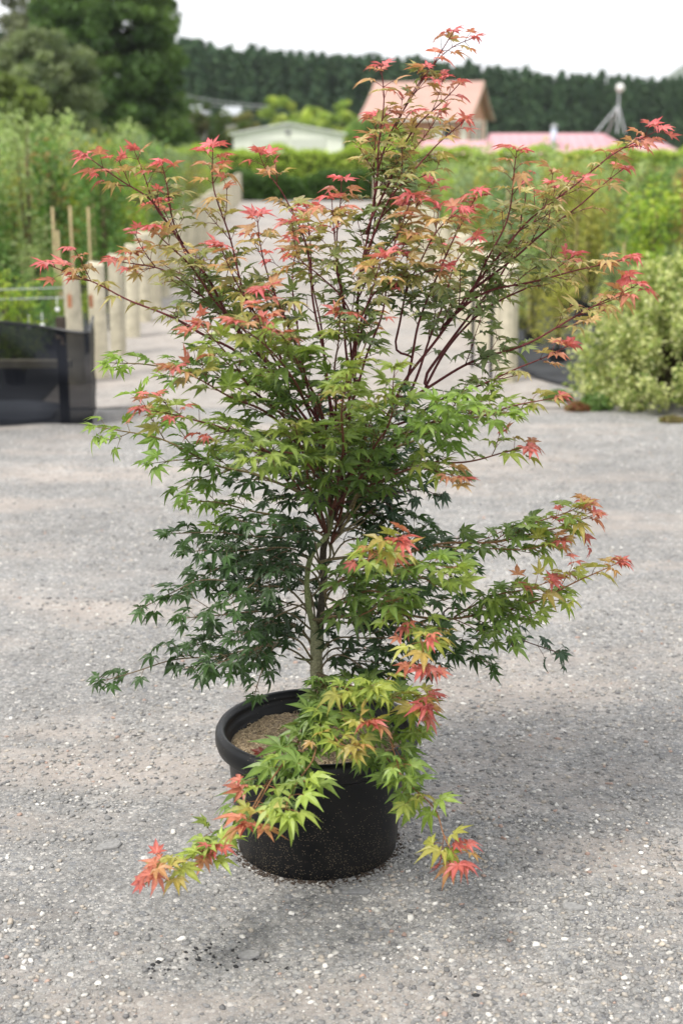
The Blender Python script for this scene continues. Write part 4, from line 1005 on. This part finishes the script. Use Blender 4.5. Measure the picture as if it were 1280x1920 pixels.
# --- lower left, dark old leaves
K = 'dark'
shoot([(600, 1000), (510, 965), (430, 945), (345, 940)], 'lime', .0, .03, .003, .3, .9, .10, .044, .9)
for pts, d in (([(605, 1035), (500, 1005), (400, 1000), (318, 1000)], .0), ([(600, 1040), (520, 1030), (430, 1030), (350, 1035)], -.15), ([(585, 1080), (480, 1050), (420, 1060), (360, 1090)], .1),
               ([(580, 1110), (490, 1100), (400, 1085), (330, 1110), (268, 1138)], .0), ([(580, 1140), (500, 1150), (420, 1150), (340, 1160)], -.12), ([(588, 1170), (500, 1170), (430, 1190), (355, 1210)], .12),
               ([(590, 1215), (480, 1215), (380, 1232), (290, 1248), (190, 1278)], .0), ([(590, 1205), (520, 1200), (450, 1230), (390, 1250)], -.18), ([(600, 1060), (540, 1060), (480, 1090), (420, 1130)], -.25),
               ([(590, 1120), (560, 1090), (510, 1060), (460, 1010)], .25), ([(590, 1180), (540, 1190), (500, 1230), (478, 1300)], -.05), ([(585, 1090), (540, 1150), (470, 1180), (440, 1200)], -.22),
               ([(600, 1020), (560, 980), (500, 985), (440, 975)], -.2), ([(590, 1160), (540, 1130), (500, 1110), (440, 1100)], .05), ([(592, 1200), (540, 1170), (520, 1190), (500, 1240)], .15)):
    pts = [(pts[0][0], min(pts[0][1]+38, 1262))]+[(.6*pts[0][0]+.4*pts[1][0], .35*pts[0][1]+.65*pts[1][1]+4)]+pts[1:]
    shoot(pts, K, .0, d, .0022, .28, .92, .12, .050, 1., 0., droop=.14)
# --- lower right
shoot([(615, 1050), (720, 1040), (840, 1022), (950, 1010), (1040, 992), (1112, 965)], 'front', .0, .0, .004, .5, 1., .12, .046, 1., .1)
shoot([(950, 1010), (1000, 985), (1095, 945)], 'front', .0, .02, .0016, .3, .9, .08, .044)
shoot([(900, 1030), (980, 1030), (1050, 1015)], 'front', .0, -.04, .0016, .35, .8, .08, .044)
shoot([(605, 1160), (720, 1150), (840, 1160), (930, 1148), (1030, 1115), (1100, 1082), (1158, 1055)], 'front', .0, -.05, .004, .45, 1., .12, .046, 1., .1)
shoot([(860, 1150), (930, 1120), (1030, 1090)], 'front', -.02, -.1, .002, .25, 1., .09, .046, 1., .3)
shoot([(840, 1140), (920, 1160), (980, 1200), (1048, 1225)], 'blue', .0, .03, .0018, .3, .9, .06, .040, 1., droop=.7)
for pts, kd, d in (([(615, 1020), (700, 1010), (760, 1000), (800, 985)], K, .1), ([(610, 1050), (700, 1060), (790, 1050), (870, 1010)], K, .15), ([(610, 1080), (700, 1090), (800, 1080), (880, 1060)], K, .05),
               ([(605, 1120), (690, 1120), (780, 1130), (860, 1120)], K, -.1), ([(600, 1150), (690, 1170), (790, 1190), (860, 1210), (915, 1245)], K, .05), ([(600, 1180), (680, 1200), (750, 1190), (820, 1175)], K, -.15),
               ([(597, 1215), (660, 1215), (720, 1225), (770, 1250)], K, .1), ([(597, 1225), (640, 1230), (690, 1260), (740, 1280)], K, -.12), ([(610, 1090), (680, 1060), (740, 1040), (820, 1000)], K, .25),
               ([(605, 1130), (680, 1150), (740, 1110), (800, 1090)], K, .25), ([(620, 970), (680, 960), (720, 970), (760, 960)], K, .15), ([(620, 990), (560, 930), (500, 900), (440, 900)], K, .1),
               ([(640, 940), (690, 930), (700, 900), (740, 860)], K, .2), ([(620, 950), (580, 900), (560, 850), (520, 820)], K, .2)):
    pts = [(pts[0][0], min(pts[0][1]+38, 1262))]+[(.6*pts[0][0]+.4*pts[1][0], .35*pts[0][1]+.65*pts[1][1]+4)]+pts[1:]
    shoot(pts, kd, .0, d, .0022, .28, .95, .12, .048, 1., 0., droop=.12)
shoot([(610, 1110), (680, 1060), (720, 1030), (745, 1012)], 'front', -.05, -.42, .003, .3, 1., .10, .050)
shoot([(610, 1100), (720, 1060), (800, 1060), (850, 1065)], 'front', -.05, -.35, .003, .3, 1., .12, .050, .62)
shoot([(605, 1150), (690, 1110), (760, 1150), (790, 1200), (795, 1250)], 'front', -.05, -.40, .003, .35, 1., .09, .050)
shoot([(605, 1160), (680, 1150), (720, 1130), (760, 1120)], 'front', -.05, -.32, .003, .3, 1., .10, .050, .45)
# --- front cascade over the pot
shoot([(596, 1262), (640, 1285), (710, 1300), (795, 1325)], 'front', -.02, -.34, .003, .2, 0.84, .09, .050)
shoot([(596, 1265), (620, 1290), (660, 1290), (700, 1290)], 'front', -.02, -.38, .003, .2, 0.88, .10, .050, .75)
shoot([(596, 1270), (630, 1320), (650, 1350), (690, 1355)], 'front', -.02, -.42, .003, .35, 0.56, .07, .046)
shoot([(596, 1270), (610, 1340), (630, 1390), (665, 1400)], 'front', -.02, -.46, .003, .3, 0.8, .06, .048, .9)
shoot([(596, 1270), (590, 1340), (550, 1400), (520, 1450), (480, 1510), (465, 1545)], 'front', -.02, -.58, .0034, .34, 0.64, .09, .058, .97)
shoot([(596, 1272), (580, 1350), (530, 1430), (480, 1500), (430, 1570), (365, 1605), (292, 1638)], 'front', -.02, -.60, .003, .42, 0.8, .055, .050)
shoot([(596, 1272), (600, 1360), (580, 1430), (540, 1500), (535, 1525)], 'front', -.02, -.60, .003, .35, 0.48, .07, .056, .7)
shoot([(596, 1270), (640, 1330), (700, 1400), (760, 1460), (810, 1510), (832, 1570), (862, 1618)], 'front', -.02, -.52, .003, .40, 0.95, .06, .050)
shoot([(596, 1268), (660, 1320), (720, 1370), (740, 1410), (750, 1455)], 'front', -.02, -.45, .003, .4, 0.64, .08, .048, .5)
shoot([(596, 1262), (660, 1290), (720, 1300), (760, 1320), (775, 1370)], 'front', -.02, -.30, .003, .3, 0.8, .08, .048, .6)

# --- fill through the depth of the crown, front and back
for i in range(26):
    py = RR.triangular(480, 960, 770); hw = float(np.interp(py, [450, 600, 750, 850, 960], [260, 290, 270, 220, 180]))
    cx = float(np.interp(py, [450, 700, 950], [640, 630, 620])); px = cx+RR.uniform(-1, 1)*hw
    d1 = RR.uniform(-.36, .46); sx_ = 622+(px-cx)*.12; sy = min(py+RR.uniform(150, 260), 1000)
    if py > 700: kd = RR.choice(['mid', 'mid', 'mid', 'dark', 'blue', 'lime']); ta = RR.choice([.6, .7, .7, .8, .98]) if kd != 'dark' else 1.
    else: kd = RR.choice(['up', 'up', 'mid']); ta = 1. if RR.random() < .7 else .7
    my = (py+sy)/2+20
    shoot([(sx_, sy), (sx_*.55+px*.45, my), (px, py)], kd, .0, d1, .003, .38, .95, .11, .044 if d1 > -.1 else .048, ta)
V, F, K_ = LT[1]; p = P(490, 1347, 2.98)
mb = MB(); vv = V*.028; vv[:, 2] += .006*np.sin(vv[:, 0]*150); mb.add(vv, F, (.20, .035, .02))
o = mb.build('fallen_leaf', M['leaf'], loc=(p[0], p[1], PH-.040)); o.rotation_euler = (.2, .1, 1.2); tag(o, 'dry dark red maple leaf lying on the mulch in the pot', 'leaf')
print('LEAVES', NLEAF)
